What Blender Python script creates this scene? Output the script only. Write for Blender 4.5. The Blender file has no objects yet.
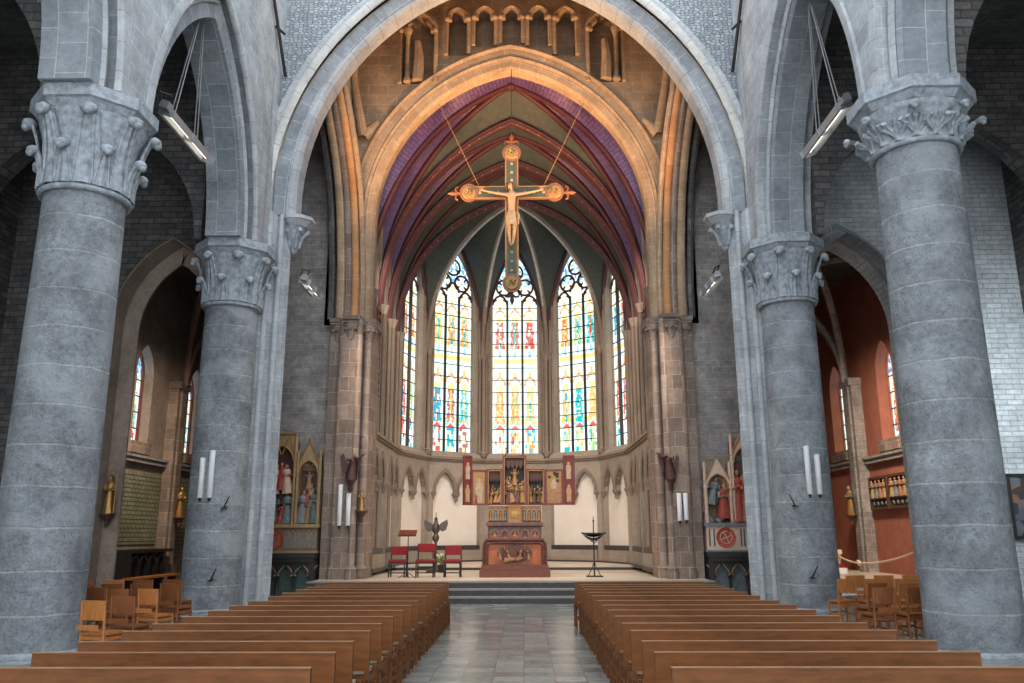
import bpy, bmesh, math, random
from mathutils import Vector, Matrix
random.seed(7)
PI = math.pi
SC = bpy.context.scene
COL = SC.collection
V = Vector
Z3 = V((0, 0, 1))

# ------------------------------------------------------------------ materials
def nodes(name):
    m = bpy.data.materials.new(name); m.use_nodes = True
    nt = m.node_tree; nt.nodes.clear()
    out = nt.nodes.new('ShaderNodeOutputMaterial')
    return m, nt, out
def N(nt, t, **k):
    n = nt.nodes.new(t)
    for a, b in k.items():
        if a in n.inputs: n.inputs[a].default_value = b
        else: setattr(n, a, b)
    return n
def c4(c): return (c[0], c[1], c[2], 1)
def mixc(nt, fac, a, b, mode='MIX'):
    n = nt.nodes.new('ShaderNodeMix'); n.data_type = 'RGBA'; n.blend_type = mode
    for i, x in ((0, fac), (6, a), (7, b)):
        if hasattr(x, 'links'): nt.links.new(x, n.inputs[i])
        else: n.inputs[i].default_value = x if i == 0 else c4(x)
    return n.outputs[2]
def stone(name, c1, c2, mortar, bw=.9, bh=.45, ms=.012, rough=.9, bump=.5, pit=1.0, spec=.25, off=.5, squash=1.0, gloss_var=0, stain=.35, bdist=.02):
    m, nt, out = nodes(name)
    L = nt.links.new
    uv = N(nt, 'ShaderNodeUVMap')
    wob = N(nt, 'ShaderNodeTexNoise', Scale=2.2, Detail=2.0)
    L(uv.outputs[0], wob.inputs['Vector'])
    vm = nt.nodes.new('ShaderNodeVectorMath'); vm.operation = 'MULTIPLY_ADD'
    L(wob.outputs['Color'], vm.inputs[0]); vm.inputs[1].default_value = (.05*bh/.45, .05*bh/.45, 0); L(uv.outputs[0], vm.inputs[2])
    br = N(nt, 'ShaderNodeTexBrick', Scale=1.0)
    br.offset = off
    L(vm.outputs[0], br.inputs['Vector'])
    br.inputs['Color1'].default_value = c4(c1); br.inputs['Color2'].default_value = c4(c2)
    br.inputs['Mortar'].default_value = c4(mortar)
    br.inputs['Mortar Size'].default_value = ms; br.inputs['Mortar Smooth'].default_value = .3
    br.inputs['Brick Width'].default_value = bw; br.inputs['Row Height'].default_value = bh; br.inputs['Bias'].default_value = 0
    tc = N(nt, 'ShaderNodeNewGeometry')
    n1 = N(nt, 'ShaderNodeTexNoise', Scale=1.3, Detail=8.0, Roughness=.65)
    n2 = N(nt, 'ShaderNodeTexNoise', Scale=9.0, Detail=8.0, Roughness=.7)
    L(tc.outputs['Position'], n1.inputs['Vector']); L(tc.outputs['Position'], n2.inputs['Vector'])
    r1 = N(nt, 'ShaderNodeMapRange'); r1.inputs['From Min'].default_value = .3; r1.inputs['From Max'].default_value = .7
    r1.inputs['To Min'].default_value = 1-stain; r1.inputs['To Max'].default_value = 1+stain*.6
    L(n1.outputs[0], r1.inputs[0])
    r2 = N(nt, 'ShaderNodeMapRange'); r2.inputs['From Min'].default_value = .3; r2.inputs['From Max'].default_value = .7
    r2.inputs['To Min'].default_value = 1-stain*.7; r2.inputs['To Max'].default_value = 1+stain*.6
    L(n2.outputs[0], r2.inputs[0])
    a = mixc(nt, 1.0, br.outputs['Color'], r1.outputs[0], 'MULTIPLY')
    b = mixc(nt, 1.0, a, r2.outputs[0], 'MULTIPLY')
    bs = N(nt, 'ShaderNodeBsdfPrincipled', Roughness=rough)
    bs.inputs['Specular IOR Level'].default_value = spec
    L(b, bs.inputs['Base Color'])
    if gloss_var:
        r3 = N(nt, 'ShaderNodeMapRange'); r3.inputs['To Min'].default_value = rough-gloss_var; r3.inputs['To Max'].default_value = rough+gloss_var
        L(n2.outputs[0], r3.inputs[0]); L(r3.outputs[0], bs.inputs['Roughness'])
    if pit > 1.8:
        n4 = N(nt, 'ShaderNodeTexNoise', Scale=24.0, Detail=6.0, Roughness=.7); L(tc.outputs['Position'], n4.inputs['Vector'])
        r4 = N(nt, 'ShaderNodeMapRange'); r4.inputs['From Min'].default_value = .54; r4.inputs['From Max'].default_value = .63
        r4.inputs['To Min'].default_value = 1.0; r4.inputs['To Max'].default_value = .66; L(n4.outputs[0], r4.inputs[0])
        b2 = mixc(nt, 1.0, b, r4.outputs[0], 'MULTIPLY')
        n6 = N(nt, 'ShaderNodeTexNoise', Scale=.9, Detail=3.0); L(tc.outputs['Position'], n6.inputs['Vector'])
        r6 = N(nt, 'ShaderNodeMapRange'); r6.inputs['From Min'].default_value = .52; r6.inputs['From Max'].default_value = .62; r6.inputs['To Max'].default_value = .45; L(n6.outputs[0], r6.inputs[0])
        b3 = mixc(nt, r6.outputs[0], b2, tuple(min(.8, x*1.35) for x in c2))
        L(b3, bs.inputs['Base Color'])
    # bump : joints + pits
    n3 = N(nt, 'ShaderNodeTexNoise', Scale=5.0, Detail=10.0, Roughness=.75)
    L(tc.outputs['Position'], n3.inputs['Vector'])
    ma = N(nt, 'ShaderNodeMath', operation='MULTIPLY'); ma.inputs[1].default_value = pit
    L(n3.outputs[0], ma.inputs[0])
    mb = N(nt, 'ShaderNodeMath', operation='SUBTRACT')
    L(ma.outputs[0], mb.inputs[0]); L(br.outputs['Fac'], mb.inputs[1])
    bp = N(nt, 'ShaderNodeBump', Strength=bump, Distance=bdist)
    L(mb.outputs[0], bp.inputs['Height']); L(bp.outputs[0], bs.inputs['Normal'])
    L(bs.outputs[0], out.inputs[0])
    return m
def rubble(name, cols, joint, sx=5.5, sy=9.5):
    m, nt, out = nodes(name); L = nt.links.new
    uv = N(nt, 'ShaderNodeUVMap'); mp = N(nt, 'ShaderNodeMapping'); mp.inputs['Scale'].default_value = (sx, sy, 1); L(uv.outputs[0], mp.inputs['Vector'])
    v1 = N(nt, 'ShaderNodeTexVoronoi', Scale=1.0); v1.voronoi_dimensions = '2D'; v1.inputs['Randomness'].default_value = .75; L(mp.outputs[0], v1.inputs['Vector'])
    v2 = N(nt, 'ShaderNodeTexVoronoi', Scale=1.0); v2.voronoi_dimensions = '2D'; v2.feature = 'DISTANCE_TO_EDGE'; v2.inputs['Randomness'].default_value = .75; L(mp.outputs[0], v2.inputs['Vector'])
    sp = N(nt, 'ShaderNodeSeparateColor'); L(v1.outputs['Color'], sp.inputs[0])
    a = mixc(nt, sp.outputs[0], cols[0], cols[1])
    r = N(nt, 'ShaderNodeMapRange'); r.inputs['From Min'].default_value = .02; r.inputs['From Max'].default_value = .12; L(v2.outputs['Distance'], r.inputs[0])
    b = mixc(nt, r.outputs[0], joint, a)
    bs = N(nt, 'ShaderNodeBsdfPrincipled', Roughness=.9); bs.inputs['Specular IOR Level'].default_value = .2
    L(b, bs.inputs['Base Color'])
    bp = N(nt, 'ShaderNodeBump', Strength=.8, Distance=.03); L(r.outputs[0], bp.inputs['Height']); L(bp.outputs[0], bs.inputs['Normal'])
    L(bs.outputs[0], out.inputs[0]); return m
def plain(name, c, rough=.5, metal=0, spec=.5, var=.15, scale=12, bump=0, stretch=None, sheen=0):
    m, nt, out = nodes(name); L = nt.links.new
    tc = N(nt, 'ShaderNodeTexCoord'); mp = N(nt, 'ShaderNodeMapping')
    if stretch: mp.inputs['Scale'].default_value = stretch
    L(tc.outputs['Object'], mp.inputs['Vector'])
    n = N(nt, 'ShaderNodeTexNoise', Scale=float(scale), Detail=5.0, Roughness=.6)
    L(mp.outputs[0], n.inputs['Vector'])
    r = N(nt, 'ShaderNodeMapRange'); r.inputs['From Min'].default_value = .3; r.inputs['From Max'].default_value = .7
    r.inputs['To Min'].default_value = 1-var; r.inputs['To Max'].default_value = 1+var
    L(n.outputs[0], r.inputs[0])
    b = mixc(nt, 1.0, c, r.outputs[0], 'MULTIPLY')
    bs = N(nt, 'ShaderNodeBsdfPrincipled', Roughness=rough, Metallic=metal)
    bs.inputs['Specular IOR Level'].default_value = spec
    L(b, bs.inputs['Base Color'])
    if bump:
        bp = N(nt, 'ShaderNodeBump', Strength=bump, Distance=.01); L(n.outputs[0], bp.inputs['Height']); L(bp.outputs[0], bs.inputs['Normal'])
    L(bs.outputs[0], out.inputs[0])
    return m
def carved(name, cols, rough=.5, scale=14, metal=0):
    """polychrome carving: patches of paint"""
    m, nt, out = nodes(name); L = nt.links.new
    tc = N(nt, 'ShaderNodeTexCoord')
    vo = N(nt, 'ShaderNodeTexVoronoi', Scale=float(scale)); L(tc.outputs['Object'], vo.inputs['Vector'])
    sp = N(nt, 'ShaderNodeSeparateColor'); L(vo.outputs['Color'], sp.inputs[0])
    cr = N(nt, 'ShaderNodeValToRGB'); cr.color_ramp.interpolation = 'CONSTANT'
    e = cr.color_ramp.elements
    while len(e) < len(cols): e.new(.5)
    for i, c in enumerate(cols): e[i].position = i/len(cols); e[i].color = c4(c)
    L(sp.outputs[0], cr.inputs[0])
    bs = N(nt, 'ShaderNodeBsdfPrincipled', Roughness=rough, Metallic=metal)
    L(cr.outputs[0], bs.inputs['Base Color'])
    bp = N(nt, 'ShaderNodeBump', Strength=.6, Distance=.02); L(vo.outputs['Distance'], bp.inputs['Height']); L(bp.outputs[0], bs.inputs['Normal'])
    L(bs.outputs[0], out.inputs[0])
    return m

M = {}
M['col'] = stone('column_bluestone', (.37,.405,.44), (.43,.465,.495), (.60,.63,.64), 60.0, .62, .018, bump=1.0, pit=3.0, stain=.42, bdist=.045)
M['cap'] = plain('capital_bluestone', (.33,.365,.40), .9, var=.38, scale=9, bump=.8, spec=.2)
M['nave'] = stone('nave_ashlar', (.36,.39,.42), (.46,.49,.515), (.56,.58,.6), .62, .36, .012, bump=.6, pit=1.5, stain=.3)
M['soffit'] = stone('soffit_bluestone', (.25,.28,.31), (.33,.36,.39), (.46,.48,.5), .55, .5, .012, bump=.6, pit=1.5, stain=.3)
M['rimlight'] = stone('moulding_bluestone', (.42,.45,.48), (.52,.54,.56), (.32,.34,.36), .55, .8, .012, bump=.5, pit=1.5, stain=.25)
M['creamstone'] = stone('pale_roll_stone', (.62,.60,.56), (.52,.52,.50), (.3,.3,.3), .8, .9, .01, bump=.4, pit=1, stain=.2)
M['rubble'] = rubble('rubble_masonry', [(.27,.30,.33), (.46,.49,.51)], (.17,.19,.21), 7.5, 12.5)
M['greybrick'] = stone('grey_brown_brick', (.27,.25,.245), (.36,.33,.31), (.40,.375,.35), .42, .19, .012, bump=.6, pit=1.4, stain=.4)
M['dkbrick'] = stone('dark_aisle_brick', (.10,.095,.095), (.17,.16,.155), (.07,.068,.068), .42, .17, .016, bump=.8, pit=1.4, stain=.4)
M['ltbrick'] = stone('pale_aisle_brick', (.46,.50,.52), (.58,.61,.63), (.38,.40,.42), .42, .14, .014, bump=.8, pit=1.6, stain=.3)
M['brown'] = stone('chancel_ashlar', (.36,.25,.16), (.45,.32,.21), (.54,.43,.32), .62, .36, .010, bump=.4, pit=1.2, stain=.28)
M['pier'] = stone('chancel_pier_stone', (.205,.155,.125), (.32,.245,.20), (.40,.34,.29), .5, .42, .010, bump=.4, pit=1.2, stain=.3)
M['apse'] = stone('apse_sandstone', (.30,.26,.22), (.35,.30,.255), (.40,.35,.30), .9, .45, .006, bump=.25, pit=1, stain=.15)
M['orange'] = stone('orange_rib_stone', (.50,.25,.11), (.60,.33,.16), (.55,.42,.30), .9, 1.5, .010, bump=.3, pit=1, stain=.2)
M['ribapse'] = stone('apse_rib_stone', (.24,.19,.155), (.30,.24,.195), (.17,.14,.12), .6, 2, .008, bump=.2, pit=1, stain=.15)
M['chapel'] = stone('chapel_brown_plaster', (.30,.235,.19), (.35,.28,.23), (.30,.24,.2), 1.2, .6, .006, bump=.3, pit=1, stain=.3)
M['redwall'] = plain('red_painted_plaster', (.36,.135,.09), .85, var=.16, scale=2, bump=.1, spec=.2)
M['tile'] = stone('green_glazed_tile', (.23,.25,.15), (.30,.30,.20), (.10,.10,.07), .28, .14, .02, .45, bump=.6, pit=.3, spec=.4)
M['darkv'] = stone('dark_vault_brick', (.10,.10,.10), (.14,.14,.135), (.08,.08,.08), .42, .17, .01, bump=.4, stain=.3)
M['white'] = plain('whitewashed_panel', (.78,.74,.69), .85, var=.05, scale=2, spec=.2)
M['webgrey'] = plain('painted_green_grey_web', (.062,.068,.056), .7, var=.22, scale=5, bump=.15)
M['webpurple'] = stone('purple_painted_brick_web', (.12,.065,.20), (.16,.075,.19), (.06,.03,.085), .34, .15, .018, .42, bump=.5, pit=.4, spec=.5, stain=.25)
M['maroon'] = plain('maroon_painted_rib', (.075,.014,.017), .55, var=.25, scale=6)
M['floor'] = stone('slate_floor_tiles', (.19,.215,.20), (.37,.395,.37), (.12,.13,.12), .38, .34, .006, .20, bump=.05, pit=.15, spec=.6, gloss_var=.08, stain=.3, bdist=.004, off=0)
M['chfloor'] = stone('beige_chancel_floor', (.58,.49,.39), (.64,.55,.45), (.42,.35,.28), .6, .6, .006, .45, bump=.1, pit=.2, spec=.4, stain=.12)
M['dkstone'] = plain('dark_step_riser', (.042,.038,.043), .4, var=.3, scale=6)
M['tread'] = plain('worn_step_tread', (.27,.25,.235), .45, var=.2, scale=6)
M['wood'] = plain('pew_varnished_wood', (.17,.062,.020), .42, var=.32, scale=2.2, stretch=(1.6, 8, 8), spec=.22)
M['woodlt'] = plain('chair_light_wood', (.46,.17,.045), .42, var=.22, scale=4, stretch=(6, 6, 1))
M['wooddk'] = plain('chair_dark_wood', (.24,.08,.025), .42, var=.22, scale=4, stretch=(6, 6, 1))
M['woodhighlight'] = plain('pew_edge_highlight', (.31,.165,.08), .4, var=.3, scale=3)  # paler tone paints the light caught along the pew tops
M['rush'] = plain('woven_rush_seat', (.52,.45,.32), .8, var=.25, scale=30, bump=.5)
M['altarwood'] = plain('altar_red_brown_wood', (.14,.034,.014), .38, var=.3, scale=5, stretch=(1, 1, 5))
M['altarpanel'] = plain('altar_orange_panel', (.36,.095,.022), .4, var=.3, scale=6)
M['redframe'] = plain('retable_red_frame', (.14,.022,.016), .45, var=.2, scale=8)
M['redcloth'] = plain('crimson_upholstery', (.24,.009,.014), .8, var=.15, scale=20, bump=.2)
M['black'] = plain('black_painted_metal', (.012,.012,.014), .45, var=.2)
M['blackwood'] = plain('black_stained_wood', (.022,.02,.02), .5, var=.3)
M['iron'] = plain('dark_iron', (.05,.045,.045), .5, metal=.6)
M['gold'] = plain('gilded_carving', (.42,.235,.075), .38, metal=.55, var=.3, scale=20, bump=.4)
M['ribdark'] = plain('dark_brown_rib', (.17,.10,.075), .6, var=.2)
M['goldpaint'] = plain('gold_paint', (.33,.185,.06), .5, metal=.2, var=.25, scale=16)
M['ochre'] = plain('ochre_gilt_stone', (.36,.235,.115), .6, var=.2, scale=10, bump=.3)
M['peach'] = plain('peach_painted_panel', (.68,.47,.36), .7, var=.08, scale=6)
M['brownpanel'] = plain('brown_painted_panel', (.21,.12,.08), .7, var=.12, scale=6)
M['medred'] = plain('red_medallion', (.46,.09,.05), .7, var=.2, scale=20)
M['teal'] = plain('teal_painted_carving', (.075,.12,.11), .6, var=.3)
M['bluegrey'] = plain('blue_grey_robe', (.17,.195,.20), .6, var=.3)
M['redrobe'] = plain('red_robe', (.38,.06,.04), .6, var=.3)
M['brownrobe'] = plain('brown_robe', (.30,.15,.075), .6, var=.3)
M['creamrobe'] = plain('cream_robe', (.38,.29,.19), .6, var=.2)
M['skin'] = plain('carved_skin', (.42,.26,.17), .6, var=.1)
M['corpus'] = plain('corpus_pale_wood', (.42,.29,.17), .55, var=.18, scale=8)
M['hair'] = plain('dark_brown_carving', (.10,.045,.03), .6)
M['darkfig'] = plain('dark_red_brown_carving', (.06,.024,.02), .5, var=.4, scale=14, bump=.4)
M['crosswood'] = plain('cross_orange_wood', (.24,.085,.03), .5, var=.2, scale=8)
M['crossgreen'] = plain('cross_dark_green_field', (.06,.085,.055), .6, var=.2)
M['tube'] = plain('white_enamel_tube', (.80,.82,.83), .4, var=.03)
M['steel'] = plain('floodlight_grey_metal', (.40,.42,.44), .4, metal=.5, var=.1)
M['bronze'] = plain('tarnished_bronze', (.13,.105,.085), .45, metal=.6)
M['rope'] = plain('cream_rope', (.74,.58,.40), .8, var=.15, scale=40)
M['page'] = plain('white_paper', (.75,.78,.80), .7, var=.04)
M['picture'] = carved('picture_dark_canvas', [(.10,.11,.13), (.05,.05,.055), (.20,.12,.09), (.12,.14,.17), (.07,.045,.04)], .35, 5)
M['relief'] = carved('retable_carving', [(.045,.025,.02), (.42,.27,.10), (.13,.06,.035), (.30,.17,.06), (.02,.02,.02), (.36,.27,.16)], .5, 9)
M['paint1'] = carved('painted_wing_gold', [(.62,.40,.10), (.55,.33,.08), (.50,.08,.03), (.66,.56,.40), (.60,.40,.10)], .45, 6)
M['marble'] = plain('red_brown_marble', (.125,.055,.042), .4, var=.35, scale=7)
M['leafgreen'] = plain('flower_leaves', (.16,.22,.07), .7, var=.3)
M['flower'] = plain('pale_flowers', (.72,.66,.45), .7, var=.2)
def lamp_mat():
    m, nt, out = nodes('lamp_glow'); e = N(nt, 'ShaderNodeEmission', Strength=2.2); e.inputs[0].default_value = (1, .93, .8, 1)
    nt.links.new(e.outputs[0], out.inputs[0]); return m
M['lamp'] = lamp_mat()
def glass_mat(name, strength):
    m, nt, out = nodes(name); L = nt.links.new
    at = N(nt, 'ShaderNodeAttribute'); at.attribute_name = 'Col'
    e = N(nt, 'ShaderNodeEmission', Strength=strength); L(at.outputs['Color'], e.inputs[0])
    g = N(nt, 'ShaderNodeBsdfGlossy', Roughness=.2); g.inputs[0].default_value = (.04, .04, .04, 1)
    a = nt.nodes.new('ShaderNodeAddShader'); L(e.outputs[0], a.inputs[0]); L(g.outputs[0], a.inputs[1]); L(a.outputs[0], out.inputs[0])
    return m
M['glass'] = glass_mat('stained_glass_daylit', 1.12)
M['glass2'] = glass_mat('chapel_stained_glass', 0.95)

# ------------------------------------------------------------------ mesh tools
class MB:
    def __init__(s): s.v = []; s.f = []; s.uv = []; s.mi = []; s.cur = 0; s.cols = None
    def face(s, pts, uv=None):
        i = len(s.v); s.v += [tuple(p) for p in pts]; s.f.append(tuple(range(i, i+len(pts)))); s.uv.append(uv); s.mi.append(s.cur)
    def idx(s, ids, uv=None): s.f.append(tuple(ids)); s.uv.append(uv); s.mi.append(s.cur)
    def box(s, x0, x1, y0, y1, z0, z1, M4=None):
        c = [V((x, y, z)) for x in (x0, x1) for y in (y0, y1) for z in (z0, z1)]
        if M4 is not None: c = [M4 @ p for p in c]
        i = len(s.v); s.v += [tuple(p) for p in c]
        for q in ((0,1,3,2), (4,6,7,5), (0,4,5,1), (2,3,7,6), (0,2,6,4), (1,5,7,3)): s.idx([i+k for k in q])
        return s
    def prism(s, poly, fn, t0, t1):
        """poly: 2D list; fn(a,b,t)->point"""
        n = len(poly); i = len(s.v)
        s.v += [tuple(fn(a, b, t0)) for a, b in poly] + [tuple(fn(a, b, t1)) for a, b in poly]
        s.idx([i+k for k in range(n)][::-1]); s.idx([i+n+k for k in range(n)])
        for k in range(n):
            j = (k+1) % n
            s.idx([i+k, i+j, i+n+j, i+n+k])
        return s
    def gridp(s, P, uvs=None, closed=False):
        """P: list of rows of points"""
        nr = len(P); nc = len(P[0]); i = len(s.v)
        for r in P: s.v += [tuple(p) for p in r]
        for r in range(nr-1):
            for c in range(nc if closed else nc-1):
                d = (c+1) % nc
                q = [i+r*nc+c, i+r*nc+d, i+(r+1)*nc+d, i+(r+1)*nc+c]
                u = None
                if uvs:
                    u = [uvs(r, c), uvs(r, c+1), uvs(r+1, c+1), uvs(r+1, c)]
                s.idx(q, u)
        return i
    def lathe(s, prof, seg=24, at=(0,0,0), a0=0, a1=2*PI, sx=1, sy=1, caps=True, rfn=None, uvr=None):
        full = abs(a1-a0-2*PI) < 1e-6
        n = seg if full else seg+1
        P = []
        for r, z in prof:
            row = []
            for k in range(n):
                a = a0+(a1-a0)*k/seg
                rr = r*(rfn(a, z) if rfn else 1)
                row.append((at[0]+sx*rr*math.cos(a), at[1]+sy*rr*math.sin(a), at[2]+z))
            P.append(row)
        R = uvr or max(r for r, z in prof)
        L = [0]
        for k in range(1, len(prof)): L.append(L[-1]+math.hypot(prof[k][0]-prof[k-1][0], prof[k][1]-prof[k-1][1]))
        i = s.gridp(P, lambda r, c: ((a1-a0)*c/seg*R, prof[0][1]+L[r]), full)
        if caps and full:
            if prof[0][0] > 1e-4: s.idx([i+k for k in range(n)][::-1])
            m = i+(len(prof)-1)*n
            if prof[-1][0] > 1e-4: s.idx([m+k for k in range(n)])
        return s
    def tube(s, path, r, seg=8, caps=True):
        path = [V(p) for p in path]; n = len(path)
        rs = r if isinstance(r, (list, tuple)) else [r]*n
        P = []; up = None; L = [0]
        for k in range(n):
            t = (path[min(k+1, n-1)]-path[max(k-1, 0)]).normalized()
            if up is None:
                up = V((0, 0, 1)) if abs(t.z) < .9 else V((1, 0, 0))
            a = t.cross(up).normalized(); b = a.cross(t).normalized(); up = b
            P.append([path[k]+rs[k]*(math.cos(2*PI*j/seg)*a+math.sin(2*PI*j/seg)*b) for j in range(seg)])
            if k: L.append(L[-1]+(path[k]-path[k-1]).length)
        i = s.gridp(P, lambda rr, c: (L[rr], c/seg*2*PI*rs[0]), True)
        if caps:
            s.idx([i+k for k in range(seg)][::-1]); m = i+(n-1)*seg; s.idx([m+k for k in range(seg)])
        return s
    def sweep(s, path, prof, Nn, closed=True, caps=True):
        """prof [(a,b)]: a outward (T x N side), b along N"""
        path = [V(p) for p in path]; Nn = V(Nn).normalized(); n = len(path)
        P = []; L = [0]
        for k in range(n):
            if k == 0: t = path[1]-path[0]
            elif k == n-1: t = path[-1]-path[-2]
            else:
                t = (path[k]-path[k-1]).normalized()+(path[k+1]-path[k]).normalized()
            t.normalize()
            side = Nn.cross(t).normalized(); sc = 1
            if 0 < k < n-1:
                t1 = (path[k]-path[k-1]).normalized(); d = max(.3, t.dot(t1)); sc = 1/d
            P.append([path[k]+side*a*sc+Nn*b for a, b in prof])
            if k: L.append(L[-1]+(path[k]-path[k-1]).length)
        m = len(prof); pl = [0]
        for k in range(m):
            q = prof[(k+1) % m]; pl.append(pl[-1]+math.hypot(q[0]-prof[k][0], q[1]-prof[k][1]))
        i = s.gridp(P, lambda r, c: (L[r], pl[c]), closed)
        if caps and closed:
            s.idx([i+k for k in range(m)][::-1]); q = i+(n-1)*m; s.idx([q+k for k in range(m)])
        return s
    def ball(s, c, r, seg=10, sc=(1, 1, 1)):
        prof = [(max(1e-5, math.sin(PI*k/(seg//2+1)))*r, -math.cos(PI*k/(seg//2+1))*r) for k in range(seg//2+2)]
        P = []
        for rr, z in prof:
            P.append([(c[0]+sc[0]*rr*math.cos(2*PI*j/seg), c[1]+sc[1]*rr*math.sin(2*PI*j/seg), c[2]+sc[2]*z) for j in range(seg)])
        s.gridp(P, None, True); return s
    def xform(s, mat, start=0):
        for k in range(start, len(s.v)): s.v[k] = tuple(mat @ V(s.v[k]))
        return s
    def build(s, name, mat, parent=None, smooth=None, loc=None, recalc=False):
        me = bpy.data.meshes.new(name)
        me.from_pydata(s.v, [], s.f)
        if recalc:
            bm = bmesh.new(); bm.from_mesh(me); bmesh.ops.recalc_face_normals(bm, faces=bm.faces); bm.to_mesh(me); bm.free()
        mats = mat if isinstance(mat, (list, tuple)) else [mat]
        for m in mats: me.materials.append(M[m] if isinstance(m, str) else m)
        if len(mats) > 1: me.polygons.foreach_set('material_index', s.mi)
        uvl = me.uv_layers.new(name='UVMap')
        data = [0.0]*(2*len(me.loops))
        for p, u in zip(me.polygons, s.uv):
            if u is None:
                n = p.normal; ax = max(range(3), key=lambda q: abs(n[q]))
                for li in p.loop_indices:
                    c = me.vertices[me.loops[li].vertex_index].co
                    a, b = ((c.y, c.z), (c.x, c.z), (c.x, c.y))[ax]
                    data[2*li] = a; data[2*li+1] = b
            else:
                for li, q in zip(p.loop_indices, u): data[2*li] = q[0]; data[2*li+1] = q[1]
        uvl.data.foreach_set('uv', data)
        if s.cols:
            at = me.color_attributes.new('Col', 'FLOAT_COLOR', 'CORNER')
            cd = [0.0]*(4*len(me.loops))
            for p, c in zip(me.polygons, s.cols):
                for li in p.loop_indices: cd[4*li:4*li+4] = [c[0], c[1], c[2], 1]
            at.data.foreach_set('color', cd)
        if smooth is not None:
            me.polygons.foreach_set('use_smooth', [True]*len(me.polygons))
            me.set_sharp_from_angle(angle=math.radians(smooth))
        o = bpy.data.objects.new(name, me); COL.objects.link(o)
        if loc is not None: o.location = loc
        if parent: o.parent = parent
        return o

def tag(o, label=None, cat=None, group=None, kind=None):
    if label: o['label'] = label
    if cat: o['category'] = cat
    if group: o['group'] = group
    if kind: o['kind'] = kind
    return o
def thing(name, label, cat, loc=(0, 0, 0), rz=0, group=None, kind=None):
    o = bpy.data.objects.new(name, None); COL.objects.link(o); o.location = loc; o.rotation_euler.z = rz
    o.empty_display_size = .1
    return tag(o, label, cat, group, kind)
def struct(mb, name, mat, label, smooth=None):
    o = mb.build(name, mat, None, smooth); return tag(o, label, None, None, 'structure')
def sroot(name, label, loc=(0, 0, 0)):
    return thing(name, label, None, loc, kind='structure')
KIDS = {}
def copy_tree(o, loc, rz=0, label=None, group=None, parent=None, scale=None):
    c = o.copy(); COL.objects.link(c)
    if parent is None:
        c.location = loc; c.rotation_euler.z = rz
        if label: c['label'] = label
        if group: c['group'] = group
        if scale: c.scale = scale
    else: c.parent = parent
    for ch in [x for x in bpy.data.objects if x.parent == o]: copy_tree(ch, None, parent=c)
    return c

def arch(hw, rise, z0, cx=0, n=14):
    """pointed / round arch polyline in (s,z) from left spring over apex to right spring"""
    if rise >= hw: c = (rise*rise-hw*hw)/(2*hw)
    else: c = 0
    R = hw+c; pts = []
    top = math.acos(min(1, c/R)) if c else PI/2
    ky = rise/(R*math.sin(top))
    for k in range(n+1):
        a = top*k/n
        pts.append((cx-(R*math.cos(a)-c), z0+R*math.sin(a)*ky))
    return pts + [(2*cx-x, z) for x, z in pts[-2::-1]]
def arcc(hw, c, z0, zb=None, n=24):
    R = hw+c; top = math.acos(c/R)
    p = [(-(R*math.cos(top*k/n)-c), z0+R*math.sin(top*k/n)) for k in range(n+1)]
    p = p+[(-x, z) for x, z in p[-2::-1]]
    if zb is not None: p = [(-hw, zb)]+p+[(hw, zb)]
    return p
class Fr:
    def __init__(s, o, t, n): s.o = V(o); s.t = V(t).normalized(); s.n = V(n).normalized()
    def __call__(s, a, z, d=0): return s.o+s.t*a+s.n*d+Z3*z
def wall_arch(mb, fr, a0, a1, z0, z1, ap, t0, t1, zb=None):
    """wall slab with one opening; ap = arch polyline; opening goes down to zb (>=z0)"""
    zb = z0 if zb is None else zb
    if zb > z0: mb.prism([(a0, z0), (a1, z0), (a1, zb), (a0, zb)], lambda a, b, t: fr(a, b, t), t0, t1)
    l, r = ap[0][0], ap[-1][0]
    # left and right jamb columns, then the head, split at the apex so that faces stay simple
    mid = len(ap)//2
    mb.prism([(a0, zb), (l, zb)]+ap[:mid+1]+[(ap[mid][0], z1), (a0, z1)], lambda a, b, t: fr(a, b, t), t0, t1)
    mb.prism([(ap[mid][0], z1)]+ap[mid:]+[(r, zb), (a1, zb), (a1, z1)], lambda a, b, t: fr(a, b, t), t0, t1)
def path3(fr, ap, d=0, zb=None):
    p = [fr(a, z, d) for a, z in ap]
    if zb is not None: p = [fr(ap[0][0], zb, d)]+p+[fr(ap[-1][0], zb, d)]
    return p
def circ(r, n=8, ca=0, cb=0, a0=0, a1=2*PI, end=False):
    m = n+1 if end else n
    return [(ca+r*math.cos(a0+(a1-a0)*k/n), cb+r*math.sin(a0+(a1-a0)*k/n)) for k in range(m)]

# ------------------------------------------------------------------ camera, world
cam = bpy.data.cameras.new('camera'); co = bpy.data.objects.new('camera', cam); COL.objects.link(co)
cam.sensor_width = 36; cam.lens = 825/1024*36; cam.clip_end = 300
pit = math.radians(13.22); yaw = math.atan((524-512)/825*math.cos(pit))
co.rotation_mode = 'QUATERNION'
co.rotation_quaternion = (Matrix.Rotation(yaw, 4, 'Z') @ Matrix.Rotation(PI/2+pit, 4, 'X') @ Matrix.Rotation(-.003, 4, 'Z')).to_quaternion()
co.location = (.38, 0, 1.7); SC.camera = co
w = bpy.data.worlds.new('sky'); SC.world = w; w.use_nodes = True
bg = w.node_tree.nodes['Background']; bg.inputs[0].default_value = (.88, .94, 1, 1); bg.inputs[1].default_value = 2.0
SC.view_settings.view_transform = 'Standard'; SC.view_settings.look = 'None'; SC.view_settings.gamma = 1
SC.view_settings.exposure = .45; SC.view_settings.use_curve_mapping = False
SC.cycles.use_denoising = True; SC.cycles.max_bounces = 7; SC.cycles.diffuse_bounces = 4; SC.cycles.glossy_bounces = 2
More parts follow.
